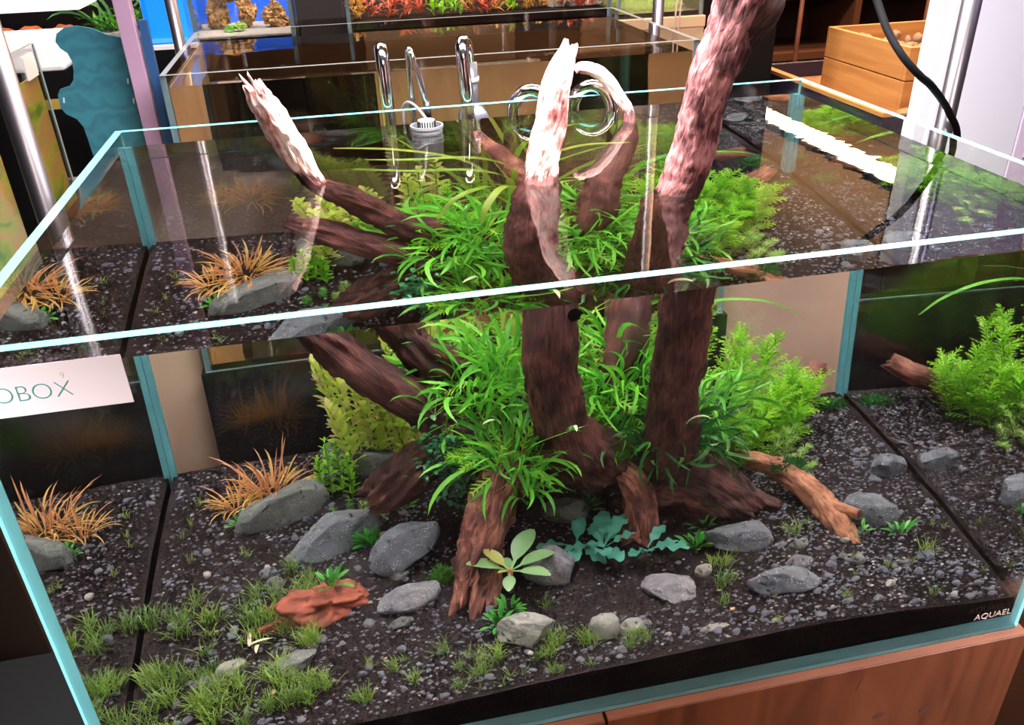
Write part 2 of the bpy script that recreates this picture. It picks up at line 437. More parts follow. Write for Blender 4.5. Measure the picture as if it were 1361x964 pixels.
nx, ny = 250, 165
X0, X1, Y0, Y1 = -.5835, .5835, .0128, .7610
v = []; f = []
for j in range(ny):
    for i in range(nx):
        x = X0 + (X1 - X0) * i / (nx - 1); y = Y0 + (Y1 - Y0) * j / (ny - 1)
        z = zs(x, y) + .0012 * noise.noise((x * 170, y * 170, 0))
        v.append((x, y, z))
f = [(j * nx + i, j * nx + i + 1, (j + 1) * nx + i + 1, (j + 1) * nx + i) for j in range(ny - 1) for i in range(nx - 1)]
ring = [i for i in range(nx)] + [j * nx + nx - 1 for j in range(1, ny)] + [(ny - 1) * nx + i for i in range(nx - 2, -1, -1)] + [j * nx for j in range(ny - 2, 0, -1)]
b0 = len(v)
for q in ring: v.append((v[q][0], v[q][1], .0225))
m_ = len(ring)
for k in range(m_): f.append((ring[(k + 1) % m_], ring[k], b0 + k, b0 + (k + 1) % m_))
f.append(tuple(b0 + k for k in range(m_ - 1, -1, -1)))
tag(obj('soil_bed', mesh('soil_bed', v, f, M_soil)), 'dark brown granular soil bed inside the aquarium', 'soil', None, 'stuff')


def blob(r, mb, x, y, z, sx, sy, sz, rz, mi=0, jit=.25):
    P = [(1, 0, 0), (-1, 0, 0), (0, 1, 0), (0, -1, 0), (0, 0, 1), (0, 0, -1)]
    Fc = [(0, 2, 4), (2, 1, 4), (1, 3, 4), (3, 0, 4), (2, 0, 5), (1, 2, 5), (3, 1, 5), (0, 3, 5)]
    c, s_ = math.cos(rz), math.sin(rz); vv = []
    for p in P:
        k = 1 + r.uniform(-jit, jit)
        a, b, d = p[0] * sx * k + r.uniform(-jit, jit) * sx, p[1] * sy * k + r.uniform(-jit, jit) * sy, p[2] * sz * k
        vv.append((x + a * c - b * s_, y + a * s_ + b * c, z + d))
    mb.add(vv, Fc, mi)


mb = MB()
for i in range(26000):
    x = rnd.uniform(-.578, .578); y = .018 + .738 * rnd.random() ** 1.25
    s_ = rnd.uniform(.0012, .0024)
    blob(rnd, mb, x, y, zs(x, y) + .0006, s_, s_, s_ * .8, rnd.uniform(0, 6))
tag(mb.build('soil_granules', M_gran), 'loose round soil granules scattered over the soil bed', 'soil', None, 'stuff')


def pdens(x, y):
    d = .25
    if x < -.2: d = .5
    if x > .25: d = .95
    if y < .2 and -.25 < x: d = max(d, .7)
    if -.12 < x < .2 and .13 < y < .35: d = .12
    return d * (1 + .9 * noise.noise((x * 12, y * 12, 4)))


mb = MB(); cnt = 0
while cnt < 7500:
    x = rnd.uniform(-.575, .575); y = rnd.uniform(.02, .75)
    if rnd.random() > pdens(x, y): continue
    s_ = rnd.uniform(.0017, .0042) * (1.15 if rnd.random() < .2 else 1)
    blob(rnd, mb, x, y, zs(x, y) + s_ * .3, s_, s_ * .8, s_ * .55, rnd.uniform(0, 6), rnd.choice([0, 0, 1, 1, 1, 2]) if rnd.random() < .4 else rnd.choice([0, 1]))
    cnt += 1
tag(mb.build('fine_gravel', M_peb[:3]), 'fine grey gravel sprinkled over the dark soil', 'gravel', None, 'stuff')


def rock_mesh(name, seed, dims, mat, cuts=7, rough=.10, sub=4, dmin=.55, dmax=.85, smooth=True, detail=.03):
    r = random.Random(seed); bm = bmesh.new(); bmesh.ops.create_icosphere(bm, subdivisions=sub, radius=1)
    planes = []
    for _ in range(cuts):
        n = Vector((r.gauss(0, 1), r.gauss(0, 1), r.gauss(0, 1))).normalized(); planes.append((n, r.uniform(dmin, dmax)))
    off = Vector((seed * 3.1, seed * 1.7, seed * .9))
    for q in bm.verts:
        p = q.co.copy()
        for n, d in planes:
            k = p.dot(n) - d
            if k > 0: p -= n * k * .94
        p *= 1 + rough * noise.noise(p * 1.6 + off) + detail * noise.noise(p * 5 + off) + detail * .6 * noise.noise(p * 12 + off) - detail * .8 * max(0, 1 - 7 * abs(noise.noise(p * 2.3 + off * 2)))
        q.co = Vector((p.x * dims[0], p.y * dims[1], p.z * dims[2]))
    me = bpy.data.meshes.new(name); bm.to_mesh(me); bm.free(); me.materials.append(mat)
    if smooth: me.polygons.foreach_set('use_smooth', [True] * len(me.polygons))
    return me


pm = [[rock_mesh('gravel_pebble', 100 + k * 7 + j, (1, .8, .62), M_peb[j], 6, .1, 2, .5, .8, False) for k in range(5)] for j in range(4)]
cnt = 0
while cnt < 290:
    x = rnd.uniform(-.57, .57); y = .03 + .68 * rnd.random() ** 1.4
    if rnd.random() > pdens(x, y) * .8 + .05: continue
    j = rnd.choices([0, 1, 2, 3], [5, 5, .7, .25])[0]; s_ = rnd.uniform(.0045, .0100) * (.7 if j == 3 else 1)
    o = obj('gravel_pebble', pm[j][rnd.randrange(5)], None, (x, y, zs(x, y) + s_ * .25), (rnd.uniform(-.3, .3), rnd.uniform(-.3, .3), rnd.uniform(0, 6)), (s_, s_, s_))
    if j == 3: tag(o, 'tiny tan orange pebble lying on the dark soil', 'pebble', 'tan pebbles on the soil')
    elif j == 2: tag(o, 'small pale pebble lying on the dark soil', 'pebble', 'pale pebbles on the soil')
    else: tag(o, 'small grey angular pebble on the dark soil, ' + ('left third' if x < -.2 else 'middle' if x < .2 else 'right third') + (', near the front pane' if y < .25 else ', farther back'), 'pebble', 'grey pebbles on the soil')
    cnt += 1

# ------------------------------------------------------------------ stones
R_grey = rockmat('grey_stone', (.085, .095, .095), (.17, .185, .18), .5)
R_blue = rockmat('blue_grey_stone', (.075, .083, .10), (.15, .165, .195), .9)
R_pale = rockmat('pale_stone', (.20, .205, .19), (.36, .36, .34), .5)
R_viol = rockmat('violet_grey_stone', (.12, .12, .14), (.24, .235, .26), .8)
R_dark = rockmat('dark_stone', (.05, .055, .052), (.10, .11, .10), .2)  # darker stone colour than the other greys
stones = [  # x, y, dz, dims, rot, mat, seed, label
    (-.405, .560, .012, (.078, .036, .036), (0, -.10, .45), R_grey, 3, 'long grey stone under the orange grass, left of the wood'),
    (-.318, .665, .022, (.034, .034, .045), (0, 0, .2), R_grey, 5, 'round topped grey stone standing behind the orange grass'),
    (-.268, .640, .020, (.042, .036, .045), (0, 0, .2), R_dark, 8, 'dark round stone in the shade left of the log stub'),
    (-.335, .452, .012, (.075, .042, .034), (0, -.15, .22), R_blue, 9, 'broad grey stone with a ridge behind the red wood piece'),
    (-.236, .365, .026, (.062, .036, .036), (.25, -.62, .28), R_blue, 12, 'upright blue grey angular stone left of the front root stump'),
    (-.235, .262, .010, (.046, .028, .020), (0, -.15, .22), R_viol, 14, 'pale speckled oval stone in front of the upright stone'),
    (-.035, .265, .014, (.040, .032, .036), (.35, .2, -.5), R_viol, 17, 'cleft grey stone beside the round leaved plant'),
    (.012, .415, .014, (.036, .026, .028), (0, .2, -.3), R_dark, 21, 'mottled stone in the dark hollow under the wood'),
    (.118, .175, .003, (.040, .047, .018), (.1, .05, .35), R_viol, 23, 'pitted grey stone half sunk in soil right of the blue leaves'),
    (.242, .270, .012, (.052, .038, .026), (0, .12, -.12), R_blue, 25, 'smooth rounded grey stone below the big brown log'),
    (.268, .128, .010, (.054, .030, .024), (0, .14, -.18), R_blue, 28, 'flat wedge shaped grey stone near the front right'),
    (.462, .305, .012, (.044, .034, .034), (0, .15, -.3), R_blue, 31, 'domed grey stone behind the forked branch at right'),
    (-.092, .122, .012, (.042, .028, .027), (0, .18, -.12), R_pale, 33, 'whitish block shaped stone near the front glass'),
    (.006, .098, .009, (.024, .024, .024), (0, .3, -.3), R_pale, 36, 'small upright tan grey stone right of the whitish block'),
    (.045, .098, .004, (.018, .014, .012), (0, 0, .3), R_pale, 38, 'low crumbly stone between two front stones'),
    (-.395, .165, .002, (.040, .020, .014), (0, -.15, .35), R_grey, 41, 'flat greenish grey stone sunk in the front left soil'),
    (.308, .180, .006, (.021, .014, .014), (0, 0, -.2), R_viol, 44, 'small pinkish grey stone above the flat wedge stone'),
    (.325, .235, .004, (.016, .011, .010), (0, 0, .2), R_grey, 45, 'small dark green stone beside the forked branch tip'),
    (.395, .170, .004, (.013, .011, .010), (0, 0, .7), R_grey, 47, 'small round grey stone alone among the gravel at right'),
    (-.425, .400, .004, (.014, .012, .011), (0, 0, .4), R_blue, 48, 'small square grey stone before the long grey stone'),
    (-.390, .420, .004, (.014, .011, .012), (0, 0, .1), R_blue, 50, 'small dark block stone left of the ridged stone'),
    (-.415, .365, .004, (.013, .012, .012), (0, 0, 1.0), R_grey, 52, 'small upright grey stone at the left, topmost of three'),
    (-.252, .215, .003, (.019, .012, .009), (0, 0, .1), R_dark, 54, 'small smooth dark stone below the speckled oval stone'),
    (.172, .205, .004, (.014, .012, .012), (0, 0, .6), R_pale, 56, 'small pale stone between the pitted stone and the grass'),
    (-.245, .335, .003, (.016, .010, .008), (0, 0, 0), R_grey, 58, 'small grey stone right of the red wood piece'),
    (-.498, .155, .004, (.020, .015, .011), (0, 0, .5), R_dark, 60, 'dark smooth stone near the front left glass corner'),
    (-.470, .180, .006, (.022, .014, .012), (0, 0, .5), R_pale, 62, 'whitish jagged stone in the front left grass'),
    (.150, .055, .002, (.022, .007, .006), (0, 0, .15), R_pale, 64, 'narrow white sliver of stone near the front glass'),
    (.500, .165, .003, (.016, .013, .010), (0, 0, .5), R_blue, 66, 'small flat grey stone near the right pane'),
    (.545, .440, .010, (.034, .026, .024), (0, 0, .5), R_blue, 68, 'grey stone against the right pane behind the domed one'),
]
for x, y, dz, dm, rot, mt, sd, lab in stones:
    big = max(dm) > .03
    me = rock_mesh('stone', sd, dm, mt, 8 if big else 6, .12, 5 if big else 3, .60, .88)
    tag(obj('stone', me, None, (x, y, zs(x, y) + dz), rot), lab, 'stone', 'stones on the aquarium soil')

# ------------------------------------------------------------------ driftwood


def driftwood(name, pts, radii, mat, seed, label, n=36, flat=1.0, jag=.25, fiss=.16, lump=.16, cat='driftwood', group='driftwood pieces in the aquarium', tipjag=0.0):
    r = random.Random(seed)
    P = [Vector(p) for p in pts]
    L = sum((P[i + 1] - P[i]).length for i in range(len(P) - 1))
    per = max(4, int(L / .0045 / (len(P) - 1)))
    C4 = [(*p, q) for p, q in zip(pts, radii)]
    S4 = cat_rom(C4, per)
    v = []; uv = []; f = []
    a = None; s_len = 0
    off = Vector((seed * 2.3, seed * 5.1, 0))
    m_ = len(S4)
    for i, q in enumerate(S4):
        p = Vector(q[:3]); rad = max(.002, q[3])
        t = (Vector(S4[min(i + 1, m_ - 1)][:3]) - Vector(S4[max(i - 1, 0)][:3])).normalized()
        if a is None:
            a = t.cross(Vector((0, 1, 0)));
            if a.length < .1: a = t.cross(Vector((1, 0, 0)))
        a = (a - t * a.dot(t)).normalized(); b = t.cross(a)
        if i: s_len += (p - Vector(S4[i - 1][:3])).length
        for k in range(n + 1):
            an = 2 * math.pi * (k % n) / n
            ca, sa = math.cos(an), math.sin(an)
            # long fissures: high frequency round the stem, low along it
            tw = s_len * 6
            fi = noise.noise(Vector((math.cos(an + tw) * 2.6, math.sin(an + tw) * 2.6, s_len * 9)) + off)
            fi2 = noise.noise(Vector((ca * 6.5, sa * 6.5, s_len * 22)) + off)
            lu = noise.noise(Vector((ca * .9, sa * .9, s_len * 24)) + off * 2)
            cr = max(0, 1 - abs(fi) * 6.5); cr2 = max(0, 1 - abs(noise.noise(Vector((math.cos(an + tw) * 5.2, math.sin(an + tw) * 5.2, s_len * 13)) + off * 3)) * 6)
            rr = rad * (1 + lump * lu - fiss * (cr * .8 + cr2 * .45) + fiss * .6 * fi2 + fiss * .5 * fi)
            endk = 0
            e0 = min(1, i / 4); e1 = min(1, (m_ - 1 - i) / 4)
            push = 0
            if i < 5: push = -jag * rad * noise.noise(Vector((ca * 2.4, sa * 2.4, seed)) ) * (1 - i / 5) * 3
            if i > m_ - 6: push = (jag + tipjag) * rad * noise.noise(Vector((ca * 2.4, sa * 2.4, seed + 9))) * (1 - (m_ - 1 - i) / 5) * 3
            v.append(p + a * ca * rr + b * sa * rr * flat + t * push)
            uv.append((k / n * 2 * math.pi * rad, s_len))
    w_ = n + 1
    for i in range(m_ - 1):
        for k in range(n):
            f.append((i * w_ + k, i * w_ + k + 1, (i + 1) * w_ + k + 1, (i + 1) * w_ + k))
    for end, i in ((0, 0), (1, m_ - 1)):
        c = len(v); q = S4[i]
        t = (Vector(S4[min(i + 1, m_ - 1)][:3]) - Vector(S4[max(i - 1, 0)][:3])).normalized()
        v.append(Vector(q[:3]) + t * (.25 * q[3] if end == 0 else -.25 * q[3])); uv.append((0, 0 if not end else s_len))
        for k in range(n):
            f.append((c, i * w_ + k, i * w_ + k + 1) if end else (c, i * w_ + k + 1, i * w_ + k))
    me = mesh(name, v, f, mat, None, True, uv)
    return tag(obj(name, me), label, cat, group)


def G(x, y, dz=0): return (x, y, zs(x, y) + dz)


driftwood('upright_driftwood', [(.075, .405, .195), (.040, .372, .225), (.004, .352, .275), (-.012, .340, .345), (-.018, .338, .43), (.000, .372, .530), (.013, .398, .590), (.024, .405, .640), (.038, .412, .705), (.057, .416, .752)],
          [.050, .050, .043, .037, .036, .033, .0235, .0215, .0195, .010], M_wood, 3, 'central driftwood trunk with a bleached tip rising out of the water', tipjag=.5, n=44)
driftwood('upright_driftwood', [(.140, .42, .150), (.156, .365, .225), (.150, .330, .32), (.151, .310, .395), (.152, .302, .470), (.160, .300, .545), (.178, .300, .600), (.190, .300, .650), (.198, .300, .700), (.214, .300, .750), (.230, .300, .800), (.248, .300, .850)],
          [.048, .044, .037, .036, .034, .032, .029, .0275, .0275, .0285, .029, .030], M_wood2, 8, 'tallest thick driftwood trunk leaving the water at right of centre', n=44)
knob = driftwood('driftwood_knob', [(.228, .296, .765), (.248, .290, .785), (.260, .286, .802), (.266, .288, .822)], [.014, .018, .018, .010], M_wood_dark, 4, 'dark knobbly side stub on the tall right trunk', n=20, lump=.4)
knob.parent = bpy.data.objects['upright_driftwood.001']; del knob['category']; del knob['group']
driftwood('driftwood_branch', [(-.05, .50, .245), (-.125, .490, .327), (-.176, .48, .373), (-.205, .48, .420), (-.262, .478, .530), (-.292, .476, .588), (-.318, .462, .650), (-.338, .452, .700), (-.346, .448, .722)],
          [.034, .032, .029, .028, .024, .017, .0195, .0165, .012], M_wood, 12, 'left driftwood branch whose bleached split end leans out of the water', tipjag=.9, fiss=.26)
driftwood('driftwood_branch', [(-.06, .455, .19), (-.115, .458, .235), (-.170, .46, .288), (-.242, .46, .350), (-.300, .462, .410), (-.330, .462, .440)],
          [.034, .034, .033, .031, .026, .014], M_wood, 15, 'thick submerged branch below the left one, pointing up left', tipjag=.7, fiss=.22)
driftwood('driftwood_branch', [(.085, .46, .190), (.104, .47, .28), (.122, .485, .37), (.150, .53, .450), (.205, .61, .530), (.230, .668, .588), (.214, .680, .624), (.191, .680, .652), (.171, .680, .667), (.148, .680, .673), (.139, .680, .668)],
          [.040, .037, .034, .030, .021, .0105, .0105, .0115, .011, .009, .005], M_wood, 19, 'rear driftwood branch curving left above the water beside the steel loops')
driftwood('driftwood_branch', [(.05, .54, .22), (.035, .585, .38), (.012, .625, .465), (-.012, .66, .515), (-.026, .705, .562)],
          [.028, .026, .020, .016, .009], M_wood_red, 23, 'thin reddish branch reaching the surface at the back pane', n=24)
driftwood('driftwood_stub', [(-.272, .452, .163), (-.235, .455, .182), (-.19, .46, .207), (-.13, .462, .225), (-.08, .46, .215)], [.026, .033, .034, .034, .03], M_wood_dark, 27,
          'ribbed dark log stub pointing left under the fern', fiss=.34, jag=.3)
driftwood('driftwood_root', [(-.055, .40, .200), (-.085, .365, .208), (-.108, .330, .185), (-.130, .290, .140), (-.148, .255, .105), (-.158, .230, .086)], [.034, .040, .043, .041, .036, .030], M_wood_red, 31,
          'big front root stump with a splintered lower end', fiss=.40, tipjag=1.1, n=52, flat=.8)
driftwood('driftwood_splinter', [(-.112, .285, .135), (-.122, .250, .105), (-.128, .222, .084)], [.014, .015, .009], M_wood_red, 33, 'right hand splinter of the front root stump', n=20, fiss=.3, tipjag=.8)
driftwood('driftwood_root', [(.030, .40, .225), (.065, .375, .215), (.098, .352, .188), (.112, .340, .140), (.108, .335, .095), (.102, .325, .080)], [.012, .016, .019, .024, .030, .030], M_wood_red, 36,
          'arched root curving down over the dark hollow', fiss=.35, n=36)
driftwood('driftwood_log', [(.105, .44, .140), (.155, .42, .140), (.205, .395, .136), (.255, .37, .118), (.295, .35, .098)], [.052, .060, .056, .044, .020], M_wood_dark, 39,
          'large dark log lying low behind the smooth rounded stone', fiss=.22, n=48, lump=.25)
driftwood('driftwood_stub', [(.265, .385, .125), (.300, .370, .108), (.332, .352, .100)], [.022, .020, .014], M_wood_dark, 41, 'short round stub right of the large dark log', n=24, jag=.3)
driftwood('driftwood_branch', [(.255, .47, .150), (.310, .43, .152), (.350, .395, .142), (.388, .345, .112), (.400, .300, .098), (.408, .262, .086), (.416, .225, .078)], [.012, .014, .018, .021, .020, .018, .010], M_wood_tan, 44,
          'tan forked branch lying on the gravel at right', n=28, fiss=.3)
driftwood('driftwood_fork', [(.393, .33, .108), (.412, .300, .110), (.430, .272, .112)], [.014, .011, .008], M_wood_tan, 46, 'short arm of the tan forked branch', n=18)
driftwood('driftwood_twig', [(.40, .655, .125), (.450, .680, .148), (.495, .700, .166), (.524, .714, .184)], [.020, .021, .020, .017], M_wood_red, 49, 'short brown stick slanting up near the back right corner', n=26)
driftwood('driftwood_mass', [(-.12, .50, .13), (-.04, .49, .175), (.03, .47, .190), (.10, .46, .180), (.15, .46, .13)], [.036, .046, .044, .044, .036], M_wood_dark, 52, 'dark root mass under the ferns joining all the branches', n=32, lump=.3)
# red porous wood piece with its own shape
red = rock_mesh('red_wood_piece', 71, (.060, .042, .026), noisy('red_lava', [(.3, (.085, .018, .010)), (.7, (.30, .075, .045))], 30, 6, .9, .8, .004), 3, .7, 5, .6, .9, True, .13)
tag(obj('red_wood_piece', red, None, G(-.350, .292, .006), (0, .1, .1)), 'rusty red lumpy piece of wood lying at the left of the front', 'driftwood')
rd = rock_mesh('red_spur', 73, (.035, .014, .010), bpy.data.materials['red_lava'], 4, .4, 4, .5, .8, True, .1)
tag(obj('red_spur', rd, None, G(-.402, .262, .002), (0, 0, .2)), 'low pointed spur at the left of the rusty red wood', 'driftwood')

# ------------------------------------------------------------------ leaves


def prof_ribbon(t): return min(1, t / .12 + .35) * (1 - max(0, (t - .6) / .4) ** 1.8 * .95)
def prof_oval(t): return max(.06, math.sin(math.pi * min(1, t * .93 + .04)) ** .75)
def prof_spoon(t): return .14 if t < .25 else max(.08, math.sin(math.pi * ((t - .25) / .75 * .94 + .03)) ** .7)


def strip(pts, ups, wid, cup=.2, wavy=0, wf=0):
    v = []; f = []
    n = len(pts)
    for i, p in enumerate(pts):
        t = (pts[min(i + 1, n - 1)] - pts[max(i - 1, 0)]).normalized()
        s_ = t.cross(ups[i])
        if s_.length < 1e-4: s_ = Vector((1, 0, 0))
        s_.normalize(); u = s_.cross(t)
        w_ = wid[i] / 2
        wv = wavy * w_ * math.sin(i * wf)
        v += [p - s_ * w_ + u * (cup * w_ + wv), p, p + s_ * w_ + u * (cup * w_ - wv)]
    for i in range(n - 1):
        a = i * 3
        f += [(a, a + 1, a + 4, a + 3), (a + 1, a + 2, a + 5, a + 4)]
    return v, f


def leaf_shape(L, W, a0, bend, prof=prof_ribbon, n=7, cup=.25, side=0, wavy=0, wf=2.2, twist=0):
    """blade from the origin, starting a0 from vertical towards +Y and bending over by `bend`"""
    p = Vector((0, 0, 0)); pts = []; ups = []; wid = []
    for i in range(n):
        t = i / (n - 1); a = a0 + bend * t; sd = side * t
        d = Vector((math.sin(a) * math.sin(sd), math.sin(a) * math.cos(sd), math.cos(a)))
        pts.append(p.copy()); u = Vector((0, -math.cos(a), math.sin(a)))
        tw = twist * t; ups.append((u * math.cos(tw) + Vector((1, 0, 0)) * math.sin(tw))); wid.append(W * prof(t))
        p += d * L / (n - 1)
    return strip(pts, ups, wid, cup, wavy, wf)


def leaf_mesh(name, mats, *a, **k):
    v, f = leaf_shape(*a, **k); return mesh(name, v, f, mats, None, True)


def pinnate_shape(L, W, a0, bend, pairs=5, lw=.0026):
    v, f = leaf_shape(L, lw * 1.3, a0, bend, n=8)
    spine = [v[i * 3 + 1] for i in range(8)]
    for k in range(pairs):
        t = (k + .8) / pairs * .92; q = t * 7; i = min(6, int(q)); p = spine[i].lerp(spine[i + 1], q - i)
        d = (spine[i + 1] - spine[i]).normalized()
        wl = W / 2 * math.sin(math.pi * min(1, .15 + t * .85)) ** .7
        for sg in (-1, 1):
            sd = Vector((sg, 0, 0)); e_ = (sd * .8 + d * .7).normalized(); m1 = p + e_ * wl * .6; tip = p + (e_ + Vector((0, 0, -.15))) * wl
            pw = d * lw
            b = len(v)
            v += [p - pw * .5, p + pw * .5, m1 - pw * .6, m1 + pw * .6, tip]
            f += [(b, b + 1, b + 3, b + 2), (b + 2, b + 3, b + 4)]
    return v, f


def needles_shape(n, R, wid, up=.5, seed=0):
    r = random.Random(seed); v = []; f = []
    for k in range(n):
        a = 2 * math.pi * k / n + r.uniform(-.2, .2); d = Vector((math.cos(a), math.sin(a), up * r.uniform(.6, 1.4))).normalized()
        R_ = R * r.uniform(.8, 1.1); s_ = Vector((-math.sin(a), math.cos(a), 0)) * wid / 2
        m1 = d * R_ * .55 + Vector((0, 0, .002)); t = d * R_
        b = len(v); v += [-s_ * .6, s_ * .6, m1 - s_, m1 + s_, t]
        f += [(b, b + 1, b + 3, b + 2), (b + 2, b + 3, b + 4)]
    return v, f


GR = {
    'fern': leafmat('fern_leaf', (.022, .20, .018), (.20, .62, .055), trans=.38),
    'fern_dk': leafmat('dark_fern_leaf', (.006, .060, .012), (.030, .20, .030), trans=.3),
    'wist': leafmat('feathery_leaf', (.09, .38, .010), (.42, .76, .06), trans=.42),
    'lime': leafmat('lime_leaf', (.22, .44, .08), (.55, .74, .24), trans=.4),
    'yellow': leafmat('yellow_leaf', (.48, .66, .05), (.88, .95, .30), trans=.5),
    'pinkish': leafmat('pinkish_leaf', (.66, .58, .20), (.95, .84, .48), trans=.45),
    'gold': leafmat('gold_blade', (.45, .20, .035), (.82, .55, .14), trans=.35),
    'rust': leafmat('rust_blade', (.45, .14, .06), (.75, .38, .18), trans=.3),
    'anub': leafmat('small_anubias_leaf', (.012, .13, .014), (.07, .36, .035), trans=.25, rough=.3),
    'oval': leafmat('pale_oval_leaf', (.13, .30, .12), (.27, .46, .20), trans=.25, rough=.35),
    'oval_y': leafmat('young_oval_leaf', (.42, .42, .10), (.55, .52, .16), trans=.3),
    'blue': leafmat('blue_green_leaf', (.035, .20, .15), (.10, .38, .28), trans=.2, rough=.3),
    'tiny': leafmat('tiny_round_leaf', (.010, .075, .030), (.03, .19, .065), trans=.2, rough=.28),
    'grass': leafmat('grass_blade', (.05, .13, .015), (.26, .40, .06), trans=.4),
    'vall': leafmat('ribbon_leaf', (.14, .26, .025), (.38, .48, .08), trans=.45),
    'moss': leafmat('moss_leaf', (.02, .09, .008), (.08, .24, .02), trans=.3),
    'redp': leafmat('red_plant_leaf', (.40, .05, .03), (.75, .22, .12), trans=.3),
}
LM = {}
for key in ('fern', 'fern_dk'):
    LM[key] = [leaf_mesh('leaf', GR[key], L, W, a0, b, side=sd, twist=tw, n=8, wavy=.18, wf=1.3) for L, W, a0, b, sd, tw in
               ((.080, .0056, .15, 1.5, .6, .9), (.100, .0062, .5, 1.0, -1.0, -.8), (.065, .0054, .7, .8, 1.1, 1.2), (.115, .0066, .2, 1.9, -.7, -1.1), (.085, .0052, .1, 2.2, 1.2, .6), (.055, .0058, .9, .4, -1.3, 0),
                (.045, .0042, .8, 1.0, .9, .7), (.060, .0036, .3, 1.6, -1.4, -1), (.040, .0048, 1.2, .5, .4, .5), (.075, .0040, .6, 2.0, 1.0, -1.5))]
LM['vall'] = [leaf_mesh('leaf', GR['vall'], L, W, a0, b, side=sd, n=12) for L, W, a0, b, sd in ((.36, .009, .02, 1.2, .2), (.42, .010, .05, 1.55, -.3), (.30, .008, .1, .9, .4), (.46, .009, .0, 1.7, .1))]
LM['gold'] = [leaf_mesh('blade', GR[k], L, .0032, a0, b, side=sd, n=6) for k, L, a0, b, sd in (('gold', .060, .7, .9, .5), ('gold', .070, .9, .8, -.6), ('rust', .055, .5, .8, .5), ('gold', .055, 1.1, .6, .3), ('gold', .065, .6, 1.3, -.5), ('rust', .085, .1, .9, -.5))]
LM['yellow'] = [leaf_mesh('leaf', GR[k], .031, .0145, .8, .6, prof=prof_oval, n=5) for k in ('yellow', 'yellow', 'yellow', 'pinkish')]
LM['greenoval'] = [leaf_mesh('leaf', GR['wist'], .018, .008, .9, .5, prof=prof_oval, n=5)]
LM['anub'] = [leaf_mesh('leaf', GR['anub'], L, .0075, a0, .7, prof=prof_spoon, n=6) for L, a0 in ((.026, .3), (.030, .7), (.024, 1.0))]
LM['tiny'] = [leaf_mesh('leaf', GR['tiny'], L, .0075, a0, .6, prof=prof_oval, n=5, cup=.35) for L, a0 in ((.010, .5), (.011, 1.0))]
LM['oval'] = [leaf_mesh('leaf', GR[k], L, W, a0, .45, prof=prof_spoon, n=9, cup=.3) for k, L, W, a0 in (('oval', .062, .026, .9), ('oval', .068, .027, .6), ('oval', .055, .024, 1.1), ('oval_y', .048, .018, .8))]
LM['blue'] = [leaf_mesh('leaf', GR['blue'], L, W, a0, .6, prof=prof_spoon, n=16, cup=.15, wavy=.35, wf=1.3) for L, W, a0 in ((.056, .023, .9), (.050, .021, 1.1), (.060, .024, .7))]
LM['wist'] = []
for L, W, a0, b in ((.040, .030, .9, .5), (.046, .034, .7, .6), (.034, .026, 1.1, .4), (.050, .030, .5, .8)):
    v, f = pinnate_shape(L, W, a0, b); LM['wist'].append(mesh('leaf', v, f, GR['wist'], None, True))
v, f = needles_shape(18, .017, .0013, .45, 2); LM['lime'] = [mesh('leaf_whorl', v, f, GR['lime'])]
v, f = needles_shape(14, .013, .0012, .35, 3); LM['limed'] = [mesh('leaf_whorl', v, f, GR['fern'])]
M_stem = simple('green_stem', (.12, .26, .04), .5)


def put(ms, parent, loc, tilt, spin, sc=1.0, name='leaf', roll=0):
    return obj(name, ms, parent, loc, (tilt, roll, spin), (sc, sc, sc))


def rosette(name, loc, key, n, label, cat='plant', group=None, spread=.02, sc=(.8, 1.15), tilt=(-.2, .5), zsp=0.0, az=None, pname='leaf', seed=1, wild=0.0, mix=0.0):
    r = random.Random(seed); t = empty(name, loc, 0, label, cat, group)
    for i in range(n):
        a = r.uniform(0, 2 * math.pi) if az is None else r.gauss(az[0], az[1])
        d = spread * math.sqrt(r.random())
        put(r.choice(LM['wist'][:4] if mix and r.random() < mix else LM[key]), t, (math.cos(a + 1.57) * d, math.sin(a + 1.57) * d, r.uniform(0, zsp)), -r.uniform(*tilt), a, r.uniform(*sc), pname, r.uniform(-wild, wild))
    return t


# Java ferns (needle leaf) on the wood: x, y, z, n leaves, spread, key, label
ferns = [
    (-.110, .435, .275, 140, .062, .07, 'fern', 'bright narrow leaved fern left of the central trunk, upper clump', 1.0),
    (-.060, .455, .310, 110, .050, .06, 'fern', 'tall narrow leaved fern directly behind the left of the central trunk', 1.1),
    (-.080, .355, .225, 150, .052, .045, 'fern', 'narrow leaved fern spilling over the front root stump', 1.0),
    (-.060, .340, .185, 50, .025, .03, 'fern', 'drooping narrow leaved fern between the root stump and the hollow', .9),
    (-.135, .520, .300, 90, .055, .05, 'fern', 'narrow leaved fern between the two left branches', 1.0),
    (.060, .430, .245, 110, .045, .06, 'fern', 'narrow leaved fern growing between the two trunks', 1.05),
    (.105, .435, .265, 120, .048, .06, 'fern', 'narrow leaved fern left of the tall right trunk', 1.1),
    (.115, .520, .300, 100, .055, .05, 'fern', 'narrow leaved fern at the foot of the rear branch', 1.1),
    (.085, .395, .235, 60, .035, .02, 'fern', 'narrow leaved fern lying above the moss patch', .8),
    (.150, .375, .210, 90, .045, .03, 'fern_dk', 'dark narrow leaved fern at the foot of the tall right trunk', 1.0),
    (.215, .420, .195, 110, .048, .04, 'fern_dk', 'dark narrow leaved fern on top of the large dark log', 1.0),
    (.235, .460, .215, 80, .045, .05, 'fern', 'narrow leaved fern right of the tall trunk before the feathery plants', 1.0),
]
